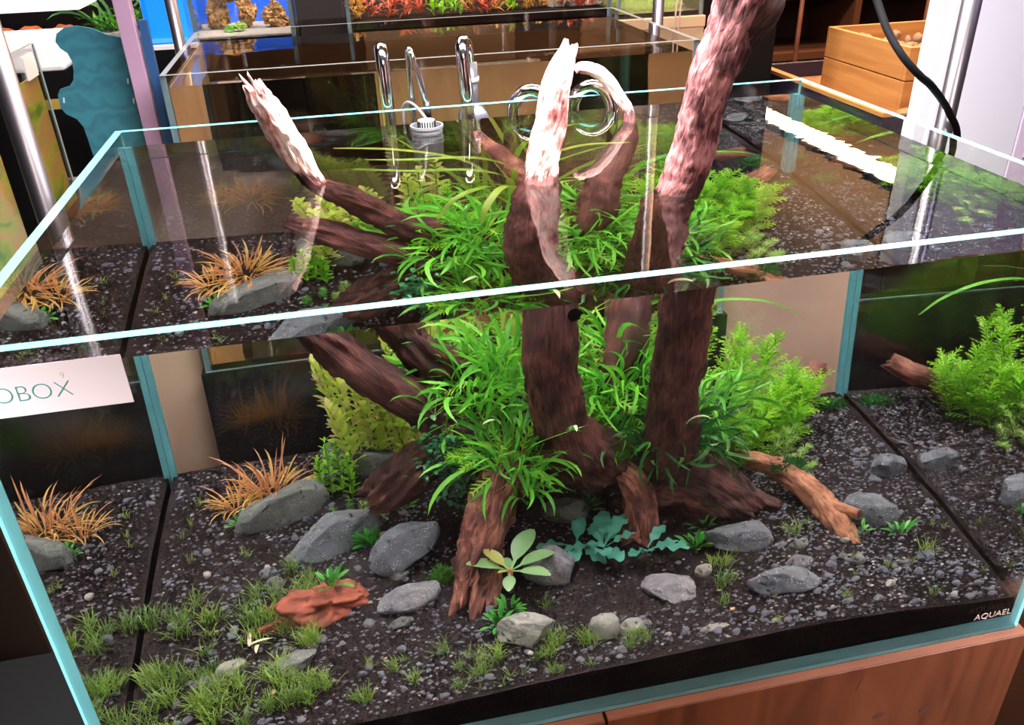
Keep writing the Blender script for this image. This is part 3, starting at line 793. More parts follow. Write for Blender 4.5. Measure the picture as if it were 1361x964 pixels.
for k, (x, y, z, n, sp, zsp, key, lab, fs) in enumerate(ferns):
    rosette('narrow_leaf_fern', (x, y, z), key, n, lab, 'fern', 'narrow leaved ferns on the wood', sp, (.7 * fs, 1.2 * fs), (-.6, 1.1), zsp, seed=20 + k, wild=.6, mix=.12 if key == 'fern' else 0)

# feathery stem plants


def stem_plant(name, base, top, key, nodes, per, label, group, sc=(.8, 1.1), seed=0, stem_r=.0012, cat='plant', taper=.4):
    r = random.Random(seed); t = empty(name, base, 0, label, cat, group)
    rel = [top[i] - base[i] for i in range(3)]
    pts = [Vector((rel[0] * s_ ** 1.4, rel[1] * s_ ** 1.4, rel[2] * s_)) for s_ in [i / 7 for i in range(8)]]
    mb = MB(); mb.tube(pts, stem_r, 6); mb.build('stem', M_stem, t, True)
    for i in range(nodes):
        s_ = .15 + .85 * i / max(1, nodes - 1); p = Vector((rel[0] * s_ ** 1.4, rel[1] * s_ ** 1.4, rel[2] * s_))
        for j in range(per):
            a = 2 * math.pi * j / per + i * 1.3 + r.uniform(-.3, .3)
            put(r.choice(LM[key]), t, p, .45 * s_ ** 2 + r.uniform(-.15, .15), a, r.uniform(*sc) * (1 - taper * max(0, s_ - .8) / .2), 'leaf' if per > 1 else 'leaf_whorl')
    return t


wz = [(.245, .60, .30), (.285, .62, .32), (.335, .60, .29), (.385, .61, .25), (.430, .60, .22), (.480, .61, .19), (.265, .55, .24), (.325, .54, .22), (.375, .54, .19), (.405, .63, .26), (.455, .585, .19), (.340, .575, .27), (.285, .52, .22), (.345, .50, .19), (.400, .565, .20),
      (.425, .55, .165), (.36, .66, .26), (.30, .67, .31), (.45, .66, .19), (.21, .64, .30), (.30, .50, .18), (.255, .50, .20)]
for k, (x, y, z) in enumerate(wz):
    b = G(x - .03 + rnd.uniform(-.01, .01), y + rnd.uniform(-.01, .01), -.005)
    stem_plant('feathery_stem_plant', b, (x, y, z), 'wist', 8, 4, 'bright feathery stem plant right of the tall trunk, ' + ('in the back row' if y > .61 else 'in the middle row' if y > .56 else 'in the front row'), 'feathery stem plants at the right', seed=k, sc=(.95, 1.35), taper=.3)
for k, (x, y, z) in enumerate([(-.09, .62, .36), (-.045, .64, .38), (.16, .63, .30), (-.13, .60, .34)]):
    stem_plant('feathery_stem_plant', G(x, y, -.005), (x, y, z), 'wist', 9, 4, 'green feathery stem plant behind the central trunk', 'feathery stem plants at the back', seed=40 + k)
# yellow stems
for k, (x, y, z) in enumerate([(-.325, .640, .335), (-.305, .62, .310), (-.290, .66, .320), (-.275, .63, .28), (-.255, .65, .27), (-.235, .64, .25), (-.215, .66, .26), (-.315, .60, .25), (-.33, .66, .30), (-.26, .69, .30), (-.22, .69, .31)]):
    stem_plant('yellow_stem_plant', G(x + .03, y + .02, -.005), (x, y, z), 'yellow', 11, 4, 'yellow oval leaved stem plant beneath the left branches', 'yellow stem plants at the left', seed=60 + k, taper=.2)
for k, (x, y, z) in enumerate([(-.13, .66, .42), (-.10, .68, .43), (.255, .63, .27), (.24, .60, .24), (-.15, .65, .40)]):
    stem_plant('pinkish_stem_plant', G(x, y, -.005), (x, y, z), 'yellow', 11, 4, 'yellow pink stem plant rising at the back of the ferns', 'pinkish stem plants at the back', seed=80 + k)
for k, (x, y, z) in enumerate([(-.330, .590, .205), (-.315, .60, .19), (-.30, .585, .175), (-.345, .60, .17)]):
    stem_plant('leafy_stem_plant', G(x, y, -.005), (x, y, z), 'greenoval', 7, 4, 'fresh green small leaved stem plant below the yellow plants', 'small green stem plants at the left', seed=90 + k)
# lime needle balls
for k, (x, y, z) in enumerate([(.385, .50, .165), (.405, .50, .150), (.425, .49, .135), (.395, .47, .130), (.41, .52, .16), (.43, .47, .110), (.37, .49, .145)]):
    stem_plant('needle_stem_plant', G(x - .02, y, -.005), (x, y, z), 'lime', 6, 1, 'pale lime stem plant with needle whorls, low at right', 'pale lime needle plants at the right', seed=100 + k)
for k, (x, y, z) in enumerate([(-.305, .545, .125), (-.285, .530, .120), (-.262, .505, .125), (-.300, .500, .120), (-.27, .55, .13), (-.33, .53, .12)]):
    stem_plant('needle_stem_plant', G(x, y, -.005), (x, y, z), 'limed' if k in (0, 3, 5) else 'lime', 4, 1, 'small needle whorled plant between the left stones', 'needle plants between the left stones', seed=110 + k, sc=(.7, .9))
# long ribbon leaves at the back
for k, (x, y, n, sd) in enumerate([(-.02, .67, 9, 1), (.05, .69, 9, 2), (.12, .66, 8, 3), (.03, .62, 7, 4)]):
    t = rosette('ribbon_plant', G(x, y), 'vall', n, ['long ribbon leaved plant behind the central trunk, leftmost of its row', 'long ribbon leaved plant against the back pane, centre of its row', 'long ribbon leaved plant behind the rear branch', 'long ribbon leaved plant close behind the central trunk'][k],
                'plant', 'ribbon leaved plants at the back', .015, (.8, 1.0), (-.15, .15), seed=130 + k)


def path_leaf(pts, wid, mat, parent, name='leaf'):
    P = [Vector(p[:3]) for p in cat_rom([(*p, 0) for p in pts], 5)]; n = len(P)
    v, f = strip(P, [Vector((0, 0, 1))] * n, [wid * max(.08, math.sin(math.pi * min(.97, .12 + .85 * i / (n - 1))) ** .6) for i in range(n)], .25)
    return obj(name, mesh(name, v, f, mat, None, True), parent)


lp = empty('sword_plant', (0, 0, 0), 0, 'broad ribbon leaves trailing just under the water surface at the back left', 'plant')
for pts in ([(-.0, .60, .30), (.01, .57, .46), (-.05, .565, .545), (-.15, .575, .556), (-.215, .60, .552)],
            [(.0, .60, .30), (-.0, .55, .44), (-.06, .53, .520), (-.15, .545, .528), (-.235, .59, .520)],
            [(.0, .60, .30), (-.02, .54, .42), (-.06, .49, .475), (-.10, .46, .470), (-.13, .43, .430)],
            [(.0, .60, .30), (.0, .53, .43), (-.03, .48, .475), (-.06, .43, .455), (-.07, .41, .42)],
            [(.0, .60, .3), (-.05, .63, .46), (-.16, .64, .55), (-.26, .67, .562)],
            [(.0, .60, .3), (.05, .60, .46), (.12, .585, .54), (.20, .575, .545)],
            [(.0, .60, .3), (.04, .66, .48), (.10, .68, .55), (.155, .70, .562)]):
    path_leaf(pts, .013, GR['vall'], lp)
path_leaf([(.22, .66, .14), (.24, .68, .27), (.30, .70, .320), (.38, .70, .324), (.45, .70, .302), (.492, .70, .272)], .014, GR['fern'], None, 'arching_leaf')
tag(bpy.data.objects['arching_leaf'], 'single long arching leaf in front of the beige gap at right', 'leaf')
# orange grass
rosette('orange_grass', G(-.425, .62, .006), 'gold', 110, 'orange yellow grass clump on the long grey stone', 'plant', None, .035, (.7, 1.1), (-.3, .5), .01, pname='blade', seed=7)
rosette('orange_grass', G(-.475, .60, .0), 'gold', 44, 'smaller yellow grass clump left of the orange clump', 'plant', None, .02, (.6, .9), (-.3, .5), .0, pname='blade', seed=8)
# small ground plants
for x, y, dz, n, sc, lab in [(-.465, .545, 0, 16, .8, 'small green tuft plant at the left end of the long stone'),
                             (-.278, .430, 0, 26, 1.0, 'small bright leaved plant right of the ridged stone'),
                             (-.335, .295, .030, 20, 1.0, 'small leaved plant growing on the rusty red wood'),
                             (-.122, .165, 0, 26, 1.0, 'bright small plant at the foot of the front root stump'),
                             (-.105, .195, 0, 14, .8, 'small sprout just right of the root stump tip'),
                             (.180, .275, 0, 28, 1.0, 'bushy small leaved plant left of the smooth rounded stone'),
                             (.428, .250, 0, 14, .8, 'small sprout between the domed stone and the forked branch'),
                             (.485, .235, 0, 12, .95, 'small bright sprout right of the forked branch'),
                             (-.225, .485, .02, 22, .9, 'small dark leaved plant under the ribbed log stub'),
                             (.045, .430, 0, 18, 1.0, 'small plant in the shadow of the hollow'),
                             (.205, .330, .0, 10, .8, 'tiny plant at the base of the large dark log')]:
    rosette('small_leafed_plant', G(x, y, dz), 'anub', n, lab, 'plant', 'small leafed ground plants', .010, (.75 * sc, 1.1 * sc), (-.6, .4), .004, seed=int(abs(x) * 1000))
# round leaved plant and blue plant
rl = empty('oval_leaved_plant', (-.098, .232, .116), 0, 'plant with large pale oval leaves in front of the root stump', 'plant')
for a, mi_, sc, tl in ((-.62, 1, 1.15, -.35), (1.25, 0, 1.0, -.25), (-1.35, 0, 1.1, -.3), (-2.05, 0, .95, -.5), (2.95, 2, .75, -.5), (.75, 3, 1.1, -.1), (.1, 2, .6, -.1), (2.2, 3, .5, -.2)):
    put(LM['oval'][mi_], rl, (0, 0, .012), tl, a, sc)
mb = MB(); mb.tube([(.004, .03, -.045), (.002, .012, -.015), (0, 0, .016)], .0035, 8); mb.build('stem', GR['rust'], rl, True)
for x, y, n, lab, sd in ((.045, .300, 9, 'blue green wavy leaved plant in front of the hollow', 3), (.105, .275, 5, 'blue green wavy leaved plant at the foot of the arched root', 5), (.010, .318, 5, 'blue green wavy leaved plant left of the other two', 9)):
    t = rosette('wavy_leaved_plant', G(x, y, .010), 'blue', n, lab, 'plant', 'blue green wavy leaved plants', .008, (.8, 1.15), (-.1, .45), .006, seed=sd)
# tiny round leaves on the left of the fern
for k, (x, y, z) in enumerate([(-.165, .395, .250), (-.150, .380, .215), (-.178, .405, .232), (-.140, .370, .195), (-.160, .385, .275)]):
    r = random.Random(k + 200); t = empty('round_leaved_plant', (x, y, z), 0, 'dark plant with tiny round leaves hanging left of the fern', 'plant', 'tiny round leaved plants')
    for i in range(46):
        put(r.choice(LM['tiny']), t, (r.gauss(0, .014), r.gauss(0, .012) - .005, r.gauss(0, .016)), -r.uniform(-.2, .8), r.uniform(0, 6.28), r.uniform(.8, 1.2))


# moss patches (stuff)
def moss(name, c, dims, n, label, key='moss', ln=.010):
    r = random.Random(int(c[0] * 1e4) + 7); mb = MB()
    for i in range(n):
        d = Vector((r.gauss(0, 1), r.gauss(0, 1), r.gauss(0, 1))).normalized(); k = r.random() ** .4
        p = Vector((c[0] + d.x * dims[0] * k, c[1] + d.y * dims[1] * k, c[2] + abs(d.z) * dims[2] * k))
        e_ = Vector((r.gauss(0, 1), r.gauss(0, 1), r.uniform(0, 1.5))).normalized() * ln * r.uniform(.6, 1.3); s_ = e_.cross(Vector((r.random(), r.random(), r.random()))).normalized() * .0007
        mb.add([p - s_, p + s_, p + e_ * .6 + s_, p + e_ * .6 - s_, p + e_ + Vector((0, 0, -.001))], [(0, 1, 2, 3), (3, 2, 4)])
    return tag(mb.build(name, GR[key]), label, 'moss', None, 'stuff')


moss('moss_patch', (.062, .352, .228), (.034, .022, .016), 1900, 'green moss patch under the foot of the central trunk')
moss('moss_patch', (.265, .43, .150), (.035, .025, .022), 1300, 'olive moss patch behind the large dark log', 'moss', .014)
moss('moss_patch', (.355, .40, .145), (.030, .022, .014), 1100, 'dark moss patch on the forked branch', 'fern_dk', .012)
moss('moss_patch', (-.185, .315, .082), (.016, .020, .018), 700, 'green moss tuft between the upright stone and root stump', 'moss', .014)
moss('moss_patch', (.545, .70, .108), (.03, .02, .012), 500, 'dark moss patch in the back right corner', 'fern_dk', .012)


# grass tufts
def tuft_mesh(seed, n, L, sp):
    r = random.Random(seed); mb = MB()
    for i in range(n):
        a = r.uniform(0, 6.28); v, f = leaf_shape(L * r.uniform(.5, 1.3), .0011, r.uniform(.05, .6), r.uniform(.3, 1.4), n=5, cup=.1, side=r.uniform(-.4, .4))
        c, s_ = math.cos(a), math.sin(a); d = sp * math.sqrt(r.random()); b = r.uniform(0, 6.28); ox, oy = math.cos(b) * d, math.sin(b) * d
        mb.add([(p.x * c - p.y * s_ + ox, p.x * s_ + p.y * c + oy, p.z - .001) for p in v], f)
    return mesh('grass_tuft', mb.v, mb.f, GR['grass'])


TM = [tuft_mesh(k, n, L, sp) for k, (n, L, sp) in enumerate(((34, .030, .009), (46, .034, .014), (22, .024, .007), (60, .032, .018), (12, .022, .005)))]
tf = []
r5 = random.Random(5)
for _ in range(62):   # lawn at the front left
    x = r5.uniform(-.575, -.36); y = r5.uniform(.05, .36)
    tf.append((x, y, r5.choice([0, 1, 2, 3]), r5.uniform(.8, 1.25), 'thin green grass tuft in the front left lawn, ' + ('near the left pane' if x < -.47 else 'near the rusty red wood') + (', front half' if y < .2 else ', back half'), 'grass lawn at the front left'))
for _ in range(36):
    x = r5.uniform(-.36, .05); y = r5.uniform(.025, .13)
    tf.append((x, y, r5.choice([0, 1, 2, 4]), r5.uniform(.6, .9), 'thin grass tuft close to the front pane, ' + ('left of the root stump' if x < -.17 else 'below the whitish block stone' if x < -.05 else 'right of the whitish block stone'), 'grass tufts along the front pane'))
for _ in range(18):
    x = r5.uniform(.2, .57); y = r5.uniform(.03, .35)
    tf.append((x, y, r5.choice([2, 4, 4]), r5.uniform(.5, .8), 'sparse grass sprig on the gravel at the right', 'sparse grass sprigs at the right'))
for _ in range(8):
    tf.append((r5.uniform(-.57, -.45), r5.uniform(.42, .74), 4, r5.uniform(.6, .9), 'sparse grass sprig on the gravel at the left', 'sparse grass sprigs at the left'))
tf += [(-.395, .400, 1, .85, 'grass tuft in front of the ridged grey stone', None), (-.372, .365, 1, .8, 'grass tuft between the ridged stone and red wood', None),
       (-.055, .185, 2, 1.0, 'grass tuft below the cleft stone', None), (.200, .215, 3, .85, 'yellow green grass tuft on the smooth rounded stone', None), (.190, .160, 1, .95, 'grass tuft left of the flat wedge stone', None),
       (.178, .110, 2, 1.0, 'lower grass tuft left of the flat wedge stone', None), (.330, .275, 1, .8, 'grass tuft between the dark stub and forked branch', None), (.505, .175, 1, .9, 'grass tuft beside the small flat stone at right', None),
       (-.055, .100, 3, .8, 'grass tuft over the whitish block stone', None), (-.020, .085, 1, .8, 'grass tuft between the whitish block and upright stone', None), (.055, .065, 1, .7, 'grass tuft below the low crumbly stone', None),
       (-.150, .085, 3, .8, 'grass tuft left of the whitish block stone', None), (.245, .44, 1, .9, 'yellowed grass tuft behind the large dark log', None), (.42, .45, 4, .8, 'lone sprig on the gravel behind the domed stone', None)]
for x, y, k, sc, lab, grp in tf:
    tag(obj('grass_tuft', TM[k], None, G(x, y), (0, 0, r5.uniform(0, 6)), (sc, sc, sc)), lab, 'grass', grp)
mb = MB(); leafs = leaf_shape(.03, .005, 1.2, .5)
mb.add(*leafs); mb.add([(p.x + .01, -p.y, p.z) for p in leafs[0]], leafs[1]); mb.add([(p.y, p.x, p.z + .002) for p in leafs[0]], leafs[1])
tag(mb.build('withered_leaf', simple('cream_leaf', (.75, .62, .45), .6), None, loc=G(-.445, .215, .012)), 'withered cream coloured leaf on the front left grass', 'leaf')
rr = random.Random(3)
for k, (x, y, z) in enumerate([(-.085, .36, .30), (.0, .30, .305), (.155, .28, .30)]):
    tag(obj('pale_leaf', leaf_mesh('pale_leaf', simple('pale_leaf', (.72, .80, .50), .5), .04, .006, .6, 1.5, side=.4), None, (x, y, z), (0, 0, 2.4 + k)),
        ['pale dying leaf left of the central trunk', 'pale dying leaf against the central trunk', 'pale dying leaf against the tall right trunk'][k], 'leaf')

# ------------------------------------------------------------------ filter hardware at the back pane


def pipe(name, pts, r, label, m=M_steel, n=18, cat='pipe', group=None, sub=8):
    t = empty(name, (0, 0, 0), 0, label, cat, group); P = [p[:3] for p in cat_rom([(*p, 0) for p in pts], sub)]
    mb = MB(); mb.tube(P, r, n); mb.build('pipe', m, t, True); return t


pipe('outflow_pipe', [(-.160, .795, -.2), (-.160, .795, .40), (-.161, .795, .60), (-.162, .798, .675), (-.162, .812, .700), (-.160, .830, .690), (-.159, .838, .64), (-.159, .838, .3)], .0115, 'thick steel pipe bent over behind the back pane, leftmost', group='steel pipes behind the back pane')
t = pipe('thin_pipe', [(-.093, .800, .600), (-.100, .800, .640), (-.108, .802, .675), (-.113, .806, .692), (-.116, .815, .694), (-.117, .82, .66), (-.117, .82, .4)], .0052, 'thin steel pipe between the two thick ones', group='steel pipes behind the back pane')
mb = MB(); mb.tube([(-.093, .800, .585), (-.093, .800, .612)], .006, 12); mb.build('black_collar', M_black, t, True)
mb = MB(); mb.tube([(-.093, .80, .30), (-.093, .80, .588)], .0045, 12); mb.build('hose', M_black, t, True)
t = pipe('inflow_pipe', [(-.022, .795, .2), (-.022, .795, .50), (-.023, .795, .60), (-.026, .798, .675), (-.024, .812, .702), (-.014, .832, .695), (-.010, .842, .66), (-.010, .842, .62)], .0115, 'thick steel pipe with a valve fitting, right of the thin pipe', group='steel pipes behind the back pane')
M_fit = simple('smoked_plastic', (.07, .07, .08), .2, coat=.5)
mb = MB(); mb.tube([(-.010, .842, .665), (-.010, .842, .570)], .0155, 20); mb.tube([(-.010, .842, .57), (-.010, .842, .1)], .010, 16); mb.build('valve_body', M_fit, t, True)
mb = MB(); mb.tube([(-.010, .842, .640), (-.010, .842, .632)], .0175, 20); mb.build('ring', simple('grey_ring', (.5, .5, .52), .3), t, True)
mb = MB(); mb.tube([(-.010, .835, .575), (-.010, .800, .570)], .026, 24); mb.build('valve_knob', simple('blue_grey_metal', (.20, .22, .28), .25, .7), t, True)
for nm, cx, lab in (('a', .087, 'left steel loop curling over the back pane into the water'), ('b', .196, 'right steel loop curling over the back pane into the water')):
    P = []
    for k in range(15):
        a = math.pi * k / 14
        P.append((cx - .030 * math.cos(a) * 1.0, .792 - .040 * (k / 14), .588 + .036 * math.sin(a)))
    P = [(cx - .031, .793, .2), (cx - .030, .793, .5)] + P + [(cx + .030, .750, .575), (cx + .030, .748, .5), (cx + .030, .748, .38)]
    t = empty('steel_loop', (0, 0, 0), 0, lab, 'pipe', 'steel loop pipes at the back pane')
    mb = MB(); mb.tube(P, .0110, 18); mb.build('pipe', M_steel, t, True)
    mb = MB(); mb.tube([(cx + .03, .748, .575), (cx + .03, .748, .571)], .0125, 18); mb.build('ring', M_steel, t, True)
# surface skimmer cup
sk = empty('surface_skimmer', (-.106, .706, .560), 0, 'grey plastic skimmer cup hanging at the water surface by the back pane', 'filter')
M_gp = simple('grey_plastic', (.13, .13, .145), .45)
N = 32; prof = [(.0, -.122), (.0225, -.122), (.0250, -.112), (.0255, -.040), (.0270, -.038), (.0270, -.032), (.0255, -.030), (.0260, .030), (.0275, .031), (.0275, .035), (.0245, .035), (.0240, .012), (0, .012)]
v = [(r_ * math.cos(2 * math.pi * k / N), r_ * math.sin(2 * math.pi * k / N), z_) for r_, z_ in prof for k in range(N)]
f = [(i * N + k, i * N + (k + 1) % N, (i + 1) * N + (k + 1) % N, (i + 1) * N + k) for i in range(len(prof) - 1) for k in range(N)]
obj('cup', mesh('cup', v, f, M_gp, None, False), sk)
mb = MB(); mb.tube([(0, 0, .012), (0, 0, .043)], [.0150, .0135], 24)
mb.build('strainer', simple('light_grey_plastic', (.55, .55, .57), .4), sk)
mb = MB()
for k in range(20):
    a = 2 * math.pi * k / 20; mb.box(.0142 * math.cos(a) - .0011, .0142 * math.cos(a) + .0011, .0142 * math.sin(a) - .0011, .0142 * math.sin(a) + .0011, .022, .042)
mb.build('strainer_ribs', M_black, sk)
mb = MB(); mb.tube([p[:3] for p in cat_rom([(.003, 0, .040, 0), (-.004, .012, .050, 0), (-.014, .035, .060, 0), (-.024, .062, .060, 0), (-.030, .082, .042, 0), (-.030, .088, -.02, 0)], 6)], .0022, 8)
mb.build('cable', simple('grey_cable', (.16, .17, .20), .4), sk, True)
mb = MB(); mb.box(-.0100, .0100, -.0262, -.0250, -.0950, -.0890); mb.build('small_print', simple('print_white', (.8, .8, .8), .5), sk)
# small black suction cup on the front pane
sc_ = MB(); sc_.tube([(-.050, .0135, .573), (-.050, .021, .573)], [.0068, .0045], 20)
tag(sc_.build('suction_cup', M_black), 'small black suction cup inside the front pane beside the trunk', 'suction cup')

# ------------------------------------------------------------------ lamp stand: poles and lamp
for x, y, lab in ((-.66, .545, 'silver lamp pole standing left of the aquarium'), (.66, .447, 'silver lamp pole standing right of the aquarium')):
    t = empty('lamp_pole', (x, y, FZ), 0, lab, 'pole', 'poles of the aquarium lamp')
    mb = MB(); mb.tube([(0, 0, 0), (0, 0, 2.12)], .0150 if x < 0 else .0135, 28); mb.build('tube', M_pole, t, True)
    mb = MB(); mb.tube([(0, 0, 0), (0, 0, .012)], .06, 28); mb.build('foot', M_black, t, True)
mb = MB(); mb.box(-.702, -.683, .565, .583, FZ, 1.35)
tag(mb.build('black_post', M_black), 'black square post right behind the left silver pole', 'post')
lh = empty('aquarium_lamp', (0, .43, 1.30), 0, 'wide lamp housing hung over the aquarium between the poles', 'lamp')
mb = MB(); mb.box(-.56, .60, -.22, .16, -.070, -.035); mb.build('housing', M_black, lh)
mb = MB(); mb.tube([(-.66, .115, .03), (.66, .017, .03)], .012, 14); mb.tube([(-.4, .09, .03), (-.4, .05, -.04)], .004, 8); mb.tube([(.4, .035, .03), (.4, .03, -.04)], .004, 8); mb.build('crossbar', M_pole, lh, True)
# black cable beside the right pole
pipe('power_cable', [(0.455, 0.430, 1.240), (0.462, 0.430, 0.950), (0.475, 0.436, 0.819), (0.490, 0.421, 0.783), (0.500, 0.399, 0.746), (0.515, 0.377, 0.715), (0.540, 0.368, 0.690), (0.570, 0.374, 0.670), (0.630, 0.405, 0.624), (0.675, 0.430, 0.570), (0.688, 0.445, 0.450), (0.690, 0.440, -0.300)], .0052, 'black cable looping down beside the right pole', simple('matt_black', (.004, .004, .005), .7, spec=.15), 10, 'cable')

# ------------------------------------------------------------------ second tank behind
Y2 = 1.25; D2 = .65
t2 = empty('rear_aquarium', (0, Y2, .02), 0, 'unplanted rimless glass aquarium standing behind the planted one', 'aquarium')
ED2 = simple('dull_glass_edge', (.26, .38, .42), .3)
EDT = simple('dull_top_edge', (.20, .22, .22), .3)


def tank_at(t, w, d, h, edge=ED2, top=EDT):
    pane('front_pane', -w, w, 0, T, 0, h, 1, t, M_glass, edge, top); pane('back_pane', -w, w, d - T, d, 0, h, 1, t, M_glass, edge, top)
    pane('side_pane', -w, -w + T, T + .0003, d - T - .0003, 0, h, 0, t, M_glass, edge, top); pane('side_pane', w - T, w, T + .0003, d - T - .0003, 0, h, 0, t, M_glass, edge, top)
    pane('bottom_pane', -w + T, w - T, T, d - T, 0, .014, 2, t, M_glass, edge, top)


tank_at(t2, .602, D2, .588)
mb = MB(); mb.box(-.5885, -.5855, .02, D2 - .02, .016, .560); mb.build('added_panel', simple('added_cream', (.55, .40, .25), .6), t2)  # added panel standing in for the cream seen through the left end
mb = MB(); mb.box(-.589, .589, Y2 + T + e, Y2 + D2 - T - e, .035, .583)
tag(mb.build('rear_water', M_water2), 'brownish water filling the unplanted rear aquarium', 'water', None, 'stuff')
mb = MB(); mb.box(-.612, .612, Y2 - .005, Y2 + D2 + .01, FZ, .018)
tag(mb.build('rear_cabinet', M_dark), 'black cabinet under the unplanted rear aquarium', 'cabinet')
for x, y, lab in ((-.620, 1.72, 'silver pole left of the rear aquarium'), (.628, 1.60, 'silver pole right of the rear aquarium')):
    mb = MB(); mb.tube([(x, y, FZ), (x, y, 1.3)], .015, 20); tag(mb.build('lamp_pole', M_pole, None, True), lab, 'pole', 'poles of the rear aquarium')
# cream cabinet row behind, black units in it
M_cream = simple('cream_panel', (.62, .44, .26), .5)
for x0, x1, m, lab in ((-.60, -.335, M_dark, 'black cabinet under the right of the blue reef tank'), (-.33, -.125, M_dark, 'black cabinet left of the wide cream one'), (-.12, .43, M_cream, 'wide cream cabinet under the red plants'), (.435, .70, M_dark, 'black cabinet between the two cream ones'),
                       (.705, 1.01, M_cream, 'cream cabinet under the mossy tank at the row end')):
    c = empty('rear_row_cabinet', ((x0 + x1) / 2, 2.4, FZ), 0, lab, 'cabinet', 'cabinets of the rear row'); hw = (x1 - x0) / 2
    mb = MB(); mb.box(-hw, hw, -.24, .24, 0, .50 - FZ); mb.build('body', m, c)
    mb = MB(); mb.box(-hw, hw, -.25, .25, .50 - FZ, .535 - FZ, 0, .002); mb.build('top_board', m, c)
# reef tank with blue back
rt = empty('reef_aquarium', (-.492, 2.16, .536), 0, 'small reef tank with a bright blue background at the top left', 'aquarium')
tank_at(rt, .150, .36, .17)
mb = MB(); mb.box(-.150, .150, .3605, .366, 0, .17); mb.build('blue_background', simple('blue_film', (.02, .16, .75), .5, emit=(.015, .12, .80), es=.9), rt)
M_coral = noisy('live_rock', [(.35, (.16, .08, .03)), (.65, (.60, .38, .16))], 60, 6, .9, 1, .01)
for k, (x, y, z, d_, lab, mm) in enumerate([(-.585, 2.36, .60, (.035, .03, .05), 'brown leg of the coral arch in the reef tank', None), (-.545, 2.36, .660, (.055, .03, .025), 'top of the coral arch in the reef tank', None),
                                            (-.49, 2.35, .605, (.030, .03, .045), 'right leg of the coral arch in the reef tank', None), (-.40, 2.34, .585, (.045, .03, .030), 'low brown coral rock at the right of the reef tank', None),
                                            (-.40, 2.34, .615, (.022, .02, .022), 'purple tipped coral on the low rock', None), (-.515, 2.28, .570, (.020, .018, .014), 'green coral at the foot of the arch', 'lime'), (-.545, 2.27, .565, (.018, .015, .012), 'dark green coral beside the arch', 'fern')]):
    me = rock_mesh('coral_rock', 300 + k, d_, GR[mm] if mm else M_coral, 3, .5, 4, .6, .9, False, .28)
    tag(obj('coral_rock', me, None, (x, y, z)), lab, 'coral')
mb = MB(); mb.box(-.636, -.350, 2.175, 2.505, .551, .556); tag(mb.build('reef_sand', M_peb[2]), 'pale sand on the floor of the reef tank', 'sand', None, 'stuff')
# rounded blue hood left of it
bh = MB()
bh.box(-.775, -.655, 2.14, 2.40, .548, .76, 0, .018)
tag(bh.build('blue_column', simple('blue_plastic', (.01, .22, .80), .3, emit=(.0, .20, .80), es=.7)), 'glowing blue rounded column left of the reef tank', 'display')
mb = MB(); mb.box(-.79, -.64, 2.13, 2.42, FZ, .536); tag(mb.build('black_plinth', M_dark), 'black plinth under the glowing blue column', 'plinth')
mb = MB(); mb.box(-.79, -.64, 2.12, 2.42, .5365, .5475); tag(mb.build('white_shelf', M_white), 'thin white shelf edge under the blue column', 'shelf')
# planted tanks of the row: red plants, mossy tank
rt2 = empty('planted_aquarium', (.25, 2.165, .536), 0, 'shallow planted tank with red plants behind the rear aquarium', 'aquarium'); tank_at(rt2, .43, .40, .17)
mb = MB(); mb.box(-.167, .667, 2.18, 2.55, .551, .572); tag(mb.build('rear_soil', M_soil), 'dark soil in the red planted tank', 'soil', None, 'stuff')
for k in range(16):
    x = -.14 + .82 * k / 16; y = 2.22 + .07 * rnd.random()
    t = empty('red_plant', (x, y, .571), 0, 'red and orange bushy plant in the rear planted tank', 'plant', 'red plants of the rear tank'); r = random.Random(k)
    key = r.choice(['redp', 'redp', 'rust', 'gold', 'wist'])
    lm = leaf_mesh('leaf', GR[key], .045, .012, .5, .7, prof=prof_oval, n=5)
    for i in range(26): put(lm, t, (r.gauss(0, .012), r.gauss(0, .012), r.uniform(0, .05)), -r.uniform(-.3, .7), r.uniform(0, 6.28), r.uniform(.6, 1.1))
rt3 = empty('mossy_aquarium', (.855, 2.165, .536), 0, 'small tank with bright moss carpet at the right end of the row', 'aquarium'); tank_at(rt3, .150, .40, .17)
moss('moss_carpet', (.855, 2.34, .555), (.135, .15, .022), 6000, 'bright yellow green moss carpet in the end tank', 'lime', .016)
for k, x in enumerate((.60, .66, .52)):
    tag(obj('pale_rock', rock_mesh('pale_rock', 400 + k, (.04, .03, .02), M_peb[2], 6, .2, 4), None, (x, 2.30, .58)), ['pale rock at the right in the red planted tank', 'pale rock right of the others in the red planted tank', 'pale rock left of the others in the red planted tank'][k], 'rock')
for x in (.900, .915):
    mb = MB(); mb.tube([(x, 2.13, .9), (x - .004, 2.13, .60), (x - .012, 2.13, .43)], .003, 8)
    tag(mb.build('air_hose', simple('pinkish_hose', (.8, .6, .55), .3), None, True), 'thin translucent hose hanging before the cream cabinet', 'hose', 'thin hoses before the cream cabinet')
mb = MB(); mb.box(1.02, 1.30, 2.20, 2.75, FZ, 1.4); tag(mb.build('dark_tower', M_dark), 'tall black cabinet behind the tall right trunk', 'cabinet')
mb = MB(); mb.box(-1.0, 1.3, 2.98, 3.02, FZ, .76); tag(mb.build('dark_partition', simple('dark_partition', (.012, .010, .012), .7)), 'dark partition panel behind the row of tanks', 'partition')

# ------------------------------------------------------------------ left side of the shop
# wavy teal sign


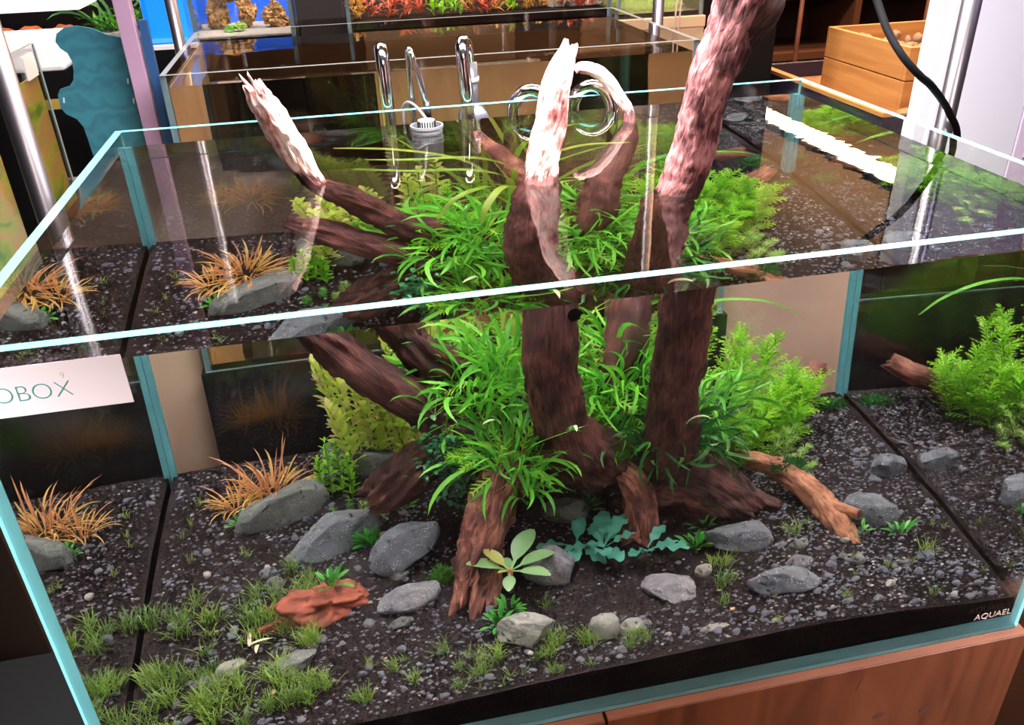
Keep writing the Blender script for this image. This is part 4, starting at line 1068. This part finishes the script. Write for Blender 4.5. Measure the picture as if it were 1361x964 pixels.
def slab(name, outline, y, th, m, parent=None):
    n = len(outline); v = [(x, y, z) for x, z in outline] + [(x, y + th, z) for x, z in outline]
    bm = bmesh.new(); vs = [bm.verts.new(p) for p in v]
    bm.faces.new(vs[:n]); bm.faces.new(vs[n:][::-1])
    for k in range(n): bm.faces.new((vs[(k + 1) % n], vs[k], vs[n + k], vs[n + (k + 1) % n]))
    bmesh.ops.recalc_face_normals(bm, faces=bm.faces[:])
    me = bpy.data.meshes.new(name); bm.to_mesh(me); bm.free(); me.materials.append(m); return obj(name, me, parent)


def tealmat():
    m, nt, b = newmat('teal_card'); tc = nt.nodes.new('ShaderNodeTexCoord')
    wv = nt.nodes.new('ShaderNodeTexWave'); wv.wave_type = 'RINGS'; wv.inputs['Scale'].default_value = 22; wv.inputs['Distortion'].default_value = 9; wv.inputs['Detail'].default_value = 1
    nt.links.new(tc.outputs['Object'], wv.inputs['Vector'])
    nt.links.new(ramp(nt, wv.outputs['Fac'], [(.0, (.018, .12, .17)), (1, (.024, .16, .22))]), b.inputs['Base Color']); b.inputs['Roughness'].default_value = .55
    return m


pts = [(-.845, .672), (-.825, .684), (-.800, .686), (-.77, .680), (-.74, .664), (-.71, .656), (-.660, .655), (-.655, .3), (-.655, .081), (-.93, .081), (-.93, .2), (-.890, .34), (-.865, .365), (-.845, .372), (-.838, .39), (-.840, .43), (-.842, .462),
       (-.852, .482), (-.872, .495), (-.880, .510), (-.878, .540), (-.870, .552), (-.848, .557), (-.836, .570), (-.830, .59), (-.828, .612), (-.833, .630), (-.845, .640), (-.852, .655)]
tl = empty('teal_sign', (0, 0, 0), 0, 'teal card stand with a wavy cut edge at the upper left', 'sign')
slab('card', pts, 1.5, .006, tealmat(), tl)
for x, z, a in ((-.718, .560, .15), (-.716, .515, .12), (-.868, .527, .2)):
    mb = MB(); mb.box(-.0018, .0018, -.001, 0, -.006, .006); mb.build('slot', simple('pale_slot', (.45, .6, .65), .5), tl, loc=(x, 1.4985, z), rot=(0, a, 0))
M_beige = noisy('beige_board', [(.3, (.33, .22, .16)), (.7, (.40, .28, .20))], 4, 5, .5, 0)
mb = MB(); mb.box(-.93, -.616, 1.30, 1.85, FZ, .08); tag(mb.build('beige_counter', M_beige), 'beige counter block left of the rear aquarium under the teal sign', 'counter')
mb = MB(); mb.box(.617, 1.35, 1.33, 1.62, FZ, .11); tag(mb.build('beige_counter', M_beige), 'beige counter block right of the rear aquarium', 'counter')
# metal posts, the violet light on them put into their colour
M_purp = simple('violet_lit_metal', (.46, .28, .42), .35, .3)
mb = MB(); mb.box(-.690, -.655, 1.40, 1.43, .081, 1.5, 0, .002)
tag(mb.build('frame_post', M_purp), 'violet lit metal post beside the teal sign', 'post')
mb = MB(); mb.box(-.795, -.772, 1.95, 1.99, FZ, 1.5, 0, .002)
tag(mb.build('frame_post', M_purp), 'thinner violet lit metal post behind the first', 'post')
mb = MB(); mb.box(-.649, -.632, 1.41, 1.43, .081, .70); tag(mb.build('blue_strip', simple('navy_board', (.01, .05, .16), .5)), 'narrow navy board between the violet lit post and rear tank', 'board')
# side tank at the left
lt = empty('side_aquarium', (-1.24, .75, .02), 0, 'glass aquarium at the left edge with blurred green plants behind its pane', 'aquarium')
tank_at(lt, .26, 1.03, .60, ED2, EDT)
M_blur = noisy('print_green_orange', [(.30, (.20, .38, .04)), (.45, (.62, .70, .10)), (.55, (.85, .50, .20)), (.70, (.30, .62, .16))], 7, 2, .5, 0, dist=1.5, stretch=(1, .6, 1.4))
mb = MB(); mb.box(.240, .246, .03, 1.0, .20, .53); mb.build('backdrop', M_blur, lt)
mb = MB(); mb.box(-1.475, -1.005, .775, 1.76, .05, .20); tag(mb.build('side_tank_soil', noisy('orange_soil', [(.3, (.10, .035, .015)), (.7, (.28, .12, .05))], 12, 5, .9, .5, .01)), 'rusty brown soil in the left edge tank', 'soil', None, 'stuff')
for k in range(9):
    b = (-1.38 + rnd.uniform(0, .1), .85 + k * .10, .20); stem_plant('side_tank_plant', b, (b[0] + rnd.uniform(-.03, .03), b[1], b[2] + rnd.uniform(.12, .30)), 'wist', 6, 4, 'leafy stem plant inside the left edge tank', 'plants in the left edge tank', seed=500 + k, sc=(1.2, 1.8))
mb = MB(); mb.box(-.003, .002, .90, .985, .530, .585); mb.build('paper_note', M_white, lt, loc=(.262, 0, 0))
mb = MB(); mb.box(-1.52, -.965, .70, 1.80, FZ, .018); tag(mb.build('side_cabinet', simple('brown_black_board', (.035, .02, .014), .5)), 'dark brown cabinet under the left edge tank', 'cabinet')
mb = MB(); mb.box(-1.6, -.668, -.75, .50, FZ, -.22); tag(mb.build('shadow_block', M_dark), 'black block standing in for the shadow left of the aquarium', 'stand')  # black block put where there is only deep shadow
# white hooded tanks farther back
ht = empty('hooded_aquarium', (-1.14, 2.16, .17), 0, 'tank with a thick white hood left of the teal sign', 'aquarium')
mb = MB(); mb.box(-.20, .115, 0, .35, .32, .40, 0, .012); mb.build('hood', simple('white_hood', (.9, .88, .88), .3, emit=(1, .93, .95), es=.35), ht)
mb = MB(); mb.box(-.20, .112, 0, .35, -.0, .32); mb.build('tank_body', M_dark, ht)
mb = MB(); mb.box(-.19, .10, -.002, 0, .21, .24); mb.build('sand_line', simple('ochre_sand', (.42, .30, .05), .8), ht)
mb = MB(); mb.box(-1.36, -1.01, 2.14, 2.52, FZ, .168); tag(mb.build('mauve_cabinet', simple('mauve_board', (.30, .18, .19), .5)), 'mauve cabinet under the hooded tank', 'cabinet')
ht2 = empty('lit_aquarium', (-1.16, 2.62, .50), 0, 'dark tank with orange crabs under a glowing white hood', 'aquarium')
mb = MB(); mb.box(-.26, .11, 0, .30, .11, .25, 0, .01); mb.build('hood', simple('glowing_hood', (.95, .95, .95), .3, emit=(1, .97, .97), es=.9), ht2)
mb = MB(); mb.box(-.26, .11, .10, .30, .0, .11); mb.build('backdrop', M_dark, ht2)
mb = MB(); mb.box(-.26, .11, 0, .10, .0, .035); mb.build('sand', simple('orange_sand', (.45, .20, .08), .9), ht2)
for k, x in enumerate((-1.33, -1.24, -1.13)):
    tag(obj('orange_rock', rock_mesh('orange_rock', 600 + k, (.035, .02, .014), simple('orange_rock', (.65, .16, .05), .8), 4, .4, 3), None, (x, 2.66, .55)), 'small orange rock on the sand of the lit tank', 'rock', 'orange rocks of the lit tank')
mb = MB(); mb.box(-1.43, -1.05, 2.60, 2.94, FZ, .498); tag(mb.build('dark_cabinet', M_dark), 'black cabinet under the lit tank', 'cabinet')
# green planted tank with red fish
gt = empty('green_tank', (-.92, 2.62, .50), 0, 'dark tank full of green grass with a red fish, above the teal sign', 'aquarium')
mb = MB(); mb.box(-.125, .16, .22, .26, 0, .34); mb.build('backdrop', M_dark, gt)
mb = MB(); mb.box(-.125, .16, 0, .22, 0, .03); mb.build('gravel', M_peb[2], gt)
for k in range(13):
    t = rosette('grass_plant', (-1.03 + .02 * k, 2.70 + rnd.uniform(-.04, .04), .53), 'fern_dk' if k % 2 else 'fern', 14, 'tall green grass plant in the tank above the teal sign', 'plant', 'grass plants above the teal sign', .015, (1.0, 1.7), (-.2, .3), seed=700 + k)
fm = rock_mesh('red_fish', 650, (.035, .008, .012), simple('red_fish', (.75, .10, .04), .4), 0, .05, 3)
fo = tag(obj('red_fish', fm, None, (-.945, 2.63, .655), (0, .1, .1)), 'small red fish swimming above the teal sign', 'fish')
v, f = [(0, 0, 0), (.025, 0, .014), (.018, 0, 0), (.025, 0, -.014), (0, .002, 0)], [(0, 1, 2), (0, 2, 3), (4, 2, 1), (4, 3, 2)]
obj('tail_fin', mesh('tail_fin', v, f, bpy.data.materials['red_fish']), fo, (.030, 0, 0))
fo = tag(obj('orange_fish', rock_mesh('orange_fish', 651, (.020, .006, .007), simple('orange_fish', (.70, .30, .05), .4), 0, .05, 3), None, (-1.00, 2.63, .675), (0, .6, 0)), 'small orange fish left of the red one', 'fish')
obj('tail_fin', mesh('tail_fin', [(p[0] * .6, p[1], p[2] * .6) for p in v], f, bpy.data.materials['orange_fish']), fo, (.017, 0, 0))
mb = MB(); mb.box(-1.045, -.76, 2.60, 2.9, FZ, .498); tag(mb.build('dark_cabinet', M_dark), 'black cabinet under the green grass tank', 'cabinet')

# ------------------------------------------------------------------ right side of the shop
M_pine = noisy('pine_board', [(.3, (.42, .18, .05)), (.7, (.62, .31, .10))], 5, 5, .6, .15, .002, stretch=(.5, .5, 6))
M_navy = simple('navy_panel', (.020, .016, .045), .5)
bn = empty('sand_bin', (1.46, 2.10, FZ), 0, 'navy sided display bin with a thin wooden edge, full of sand', 'bin')
BH = .28
mb = MB(); mb.box(-.06, -.035, -.46, .46, 0, BH - FZ); mb.build('side_board', M_navy, bn)
mb = MB(); mb.box(-.063, -.033, -.46, .46, BH - FZ, BH - FZ + .012); mb.build('wooden_edge', M_pine, bn)
mb = MB(); mb.box(-.035, .75, -.46, -.435, 0, BH - FZ); mb.build('end_board', M_navy, bn)
mb = MB(); mb.box(-.035, .75, .435, .46, 0, BH - FZ); mb.build('end_board', M_navy, bn)
mb = MB(); mb.box(-.035, .75, -.435, .435, .0, .10 - FZ); mb.build('bin_floor', M_dark, bn)
M_sand = noisy('brown_sand', [(.3, (.22, .11, .05)), (.7, (.42, .23, .11))], 30, 6, .9, .5, .01)
mb = MB(); mb.box(1.43, 2.20, 1.67, 2.53, .105, .225); tag(mb.build('sand_bed', M_sand), 'level brown sand filling the navy bin', 'sand', None, 'stuff')
sd = rock_mesh('sand_heap', 800, (.22, .07, .05), M_sand, 2, .3, 5, .9, 1, True, .08)
tag(obj('sand_heap', sd, None, (1.72, 1.745, .235)), 'heap of brown sand in the near corner of the navy bin', 'sand')
cr = empty('wooden_crate', (1.82, 2.08, .228), 0, 'orange pine crate full of round stones, upper right', 'crate')
for k in range(2):
    z0 = .004 + k * .108
    for y in (-.25, .232):
        mb = MB(); mb.box(-.24, .24, y, y + .018, z0, z0 + .104, 0, .002); mb.build('board', M_pine, cr)
    for x in (-.24, .222):
        mb = MB(); mb.box(x, x + .018, -.231, .231, z0, z0 + .104, 0, .002); mb.build('board', M_pine, cr)
mb = MB(); mb.box(-.22, .22, -.23, .23, 0, .012); mb.build('crate_floor', M_pine, cr)
rs = random.Random(9); smesh = [rock_mesh('round_stone', 820 + k, (1, .8, .7), noisy('brown_stone', [(.3, (.20, .12, .08)), (.7, (.40, .27, .18))], 20, 4, .8, .3, .004), 3, .15, 3) for k in range(3)]
for k in range(60):
    s_ = rs.uniform(.020, .032)
    tag(obj('round_stone', smesh[k % 3], None, (1.82 + rs.uniform(-.19, .19), 2.08 + rs.uniform(-.20, .20), .228 + rs.uniform(.135, .185)), (rs.uniform(0, 3), 0, rs.uniform(0, 6)), (s_, s_, s_)),
        'round brown stone heaped in the pine crate', 'stone', 'stones in the pine crate')
mb = MB(); mb.box(1.605, 2.035, 1.855, 2.305, .242, .375); tag(mb.build('crate_filling', bpy.data.materials['brown_stone']), 'lower layers of stones packed in the crate', 'stones', None, 'stuff')
# white cabinet
wc = empty('white_partition', (1.10, 1.09, FZ), 0, 'tall white lacquered partition panel at the right edge', 'partition')
mb = MB(); mb.box(0, .285, 0, .045, 0, 1.9, 0, .002); mb.build('left_panel', M_white, wc)
mb = MB(); mb.box(.287, .85, -.003, .045, 0, 1.9, 0, .002); mb.build('right_panel', simple('pinkish_white_panel', (.80, .66, .78), .35), wc)
mb = MB(); mb.box(.035, .060, -.004, .0, 0, 1.9, 0, .001); mb.build('edge_trim', M_white, wc)
mb = MB(); mb.tube([(.318, -.003, 1.085), (.318, -.008, 1.085)], .004, 12); mb.build('screw', M_steel, wc, True)
# dark shelves at the far right
sh = empty('dark_shelf_unit', (2.7, 4.1, FZ), 0, 'dark wooden shelf unit far behind the crate', 'shelf')
M_br = simple('brown_board', (.10, .035, .015), .6)
for z in (0.02, .40, .80, 1.12, 1.5): 
    mb = MB(); mb.box(-.75, 1.4, -.2, .3, z, z + .04); mb.build('shelf_board', M_br if z != 1.12 else M_dark, sh)
for x in (-.75, -.02, .66, 1.36):
    mb = MB(); mb.box(x, x + .04, -.2, .3, 0, 1.6); mb.build('upright', M_br, sh)
mb = MB(); mb.box(-.75, 1.4, .3, .32, 0, 1.6); mb.build('back_panel', simple('deep_brown', (.045, .015, .008), .7), sh)
for k, (x, w_, h_, c) in enumerate([(2.35, .10, .28, (.35, .22, .15)), (2.50, .12, .26, (.02, .015, .015)), (2.66, .10, .27, (.30, .20, .15)), (2.86, .12, .24, (.02, .02, .02)), (3.02, .09, .25, (.4, .3, .22)), (3.2, .14, .22, (.12, .05, .03))]):
    mb = MB(); mb.box(x, x + w_, 3.95, 4.15, FZ + .441, FZ + .441 + h_ * 1.2, 0, .003)
    tag(mb.build('storage_box', simple('box_cover', c, .6)), ['tan box at the left on the far dark shelf', 'black box second from left on the far shelf', 'tan box third on the far dark shelf', 'black box fourth on the far dark shelf', 'pale box fifth on the far dark shelf', 'brown box at the right on the far dark shelf'][k], 'box', 'boxes on the far shelf')
rk = empty('metal_rack', (2.2, 3.6, FZ), 0, 'thin pale metal rack before the dark shelves', 'rack')
for x in (-.02, .72):
    mb = MB(); mb.tube([(x, 0, 0), (x, 0, 1.6)], .012, 10); mb.build('upright', M_oak_lt, rk, True)
for z in (.66, .72):
    mb = MB(); mb.tube([(-.1, 0, z), (.9, 0, z)], .012, 8); mb.build('rail', M_oak_lt, rk, True)
# cardboard box low at the right
cb = empty('cardboard_box', (.93, .12, FZ), 0, 'dark brown cardboard box on the floor right of the cabinet', 'box')
mb = MB(); mb.box(-.22, .30, -.26, .60, .10, .70, 0, .003); mb.build('box_body', simple('brown_card', (.16, .075, .04), .8), cb)
mb = MB()
for k in range(5): mb.box(-.14 + k * .035, -.120 + k * .035, -.262, -.26, .52, .545)
mb.build('print_marks', M_dark, cb)
mb = MB(); mb.box(.66, 1.3, -.5, .9, FZ, FZ + .099); tag(mb.build('violet_board', simple('violet_board', (.16, .10, .22), .5)), 'violet floor board under the cardboard box', 'board')
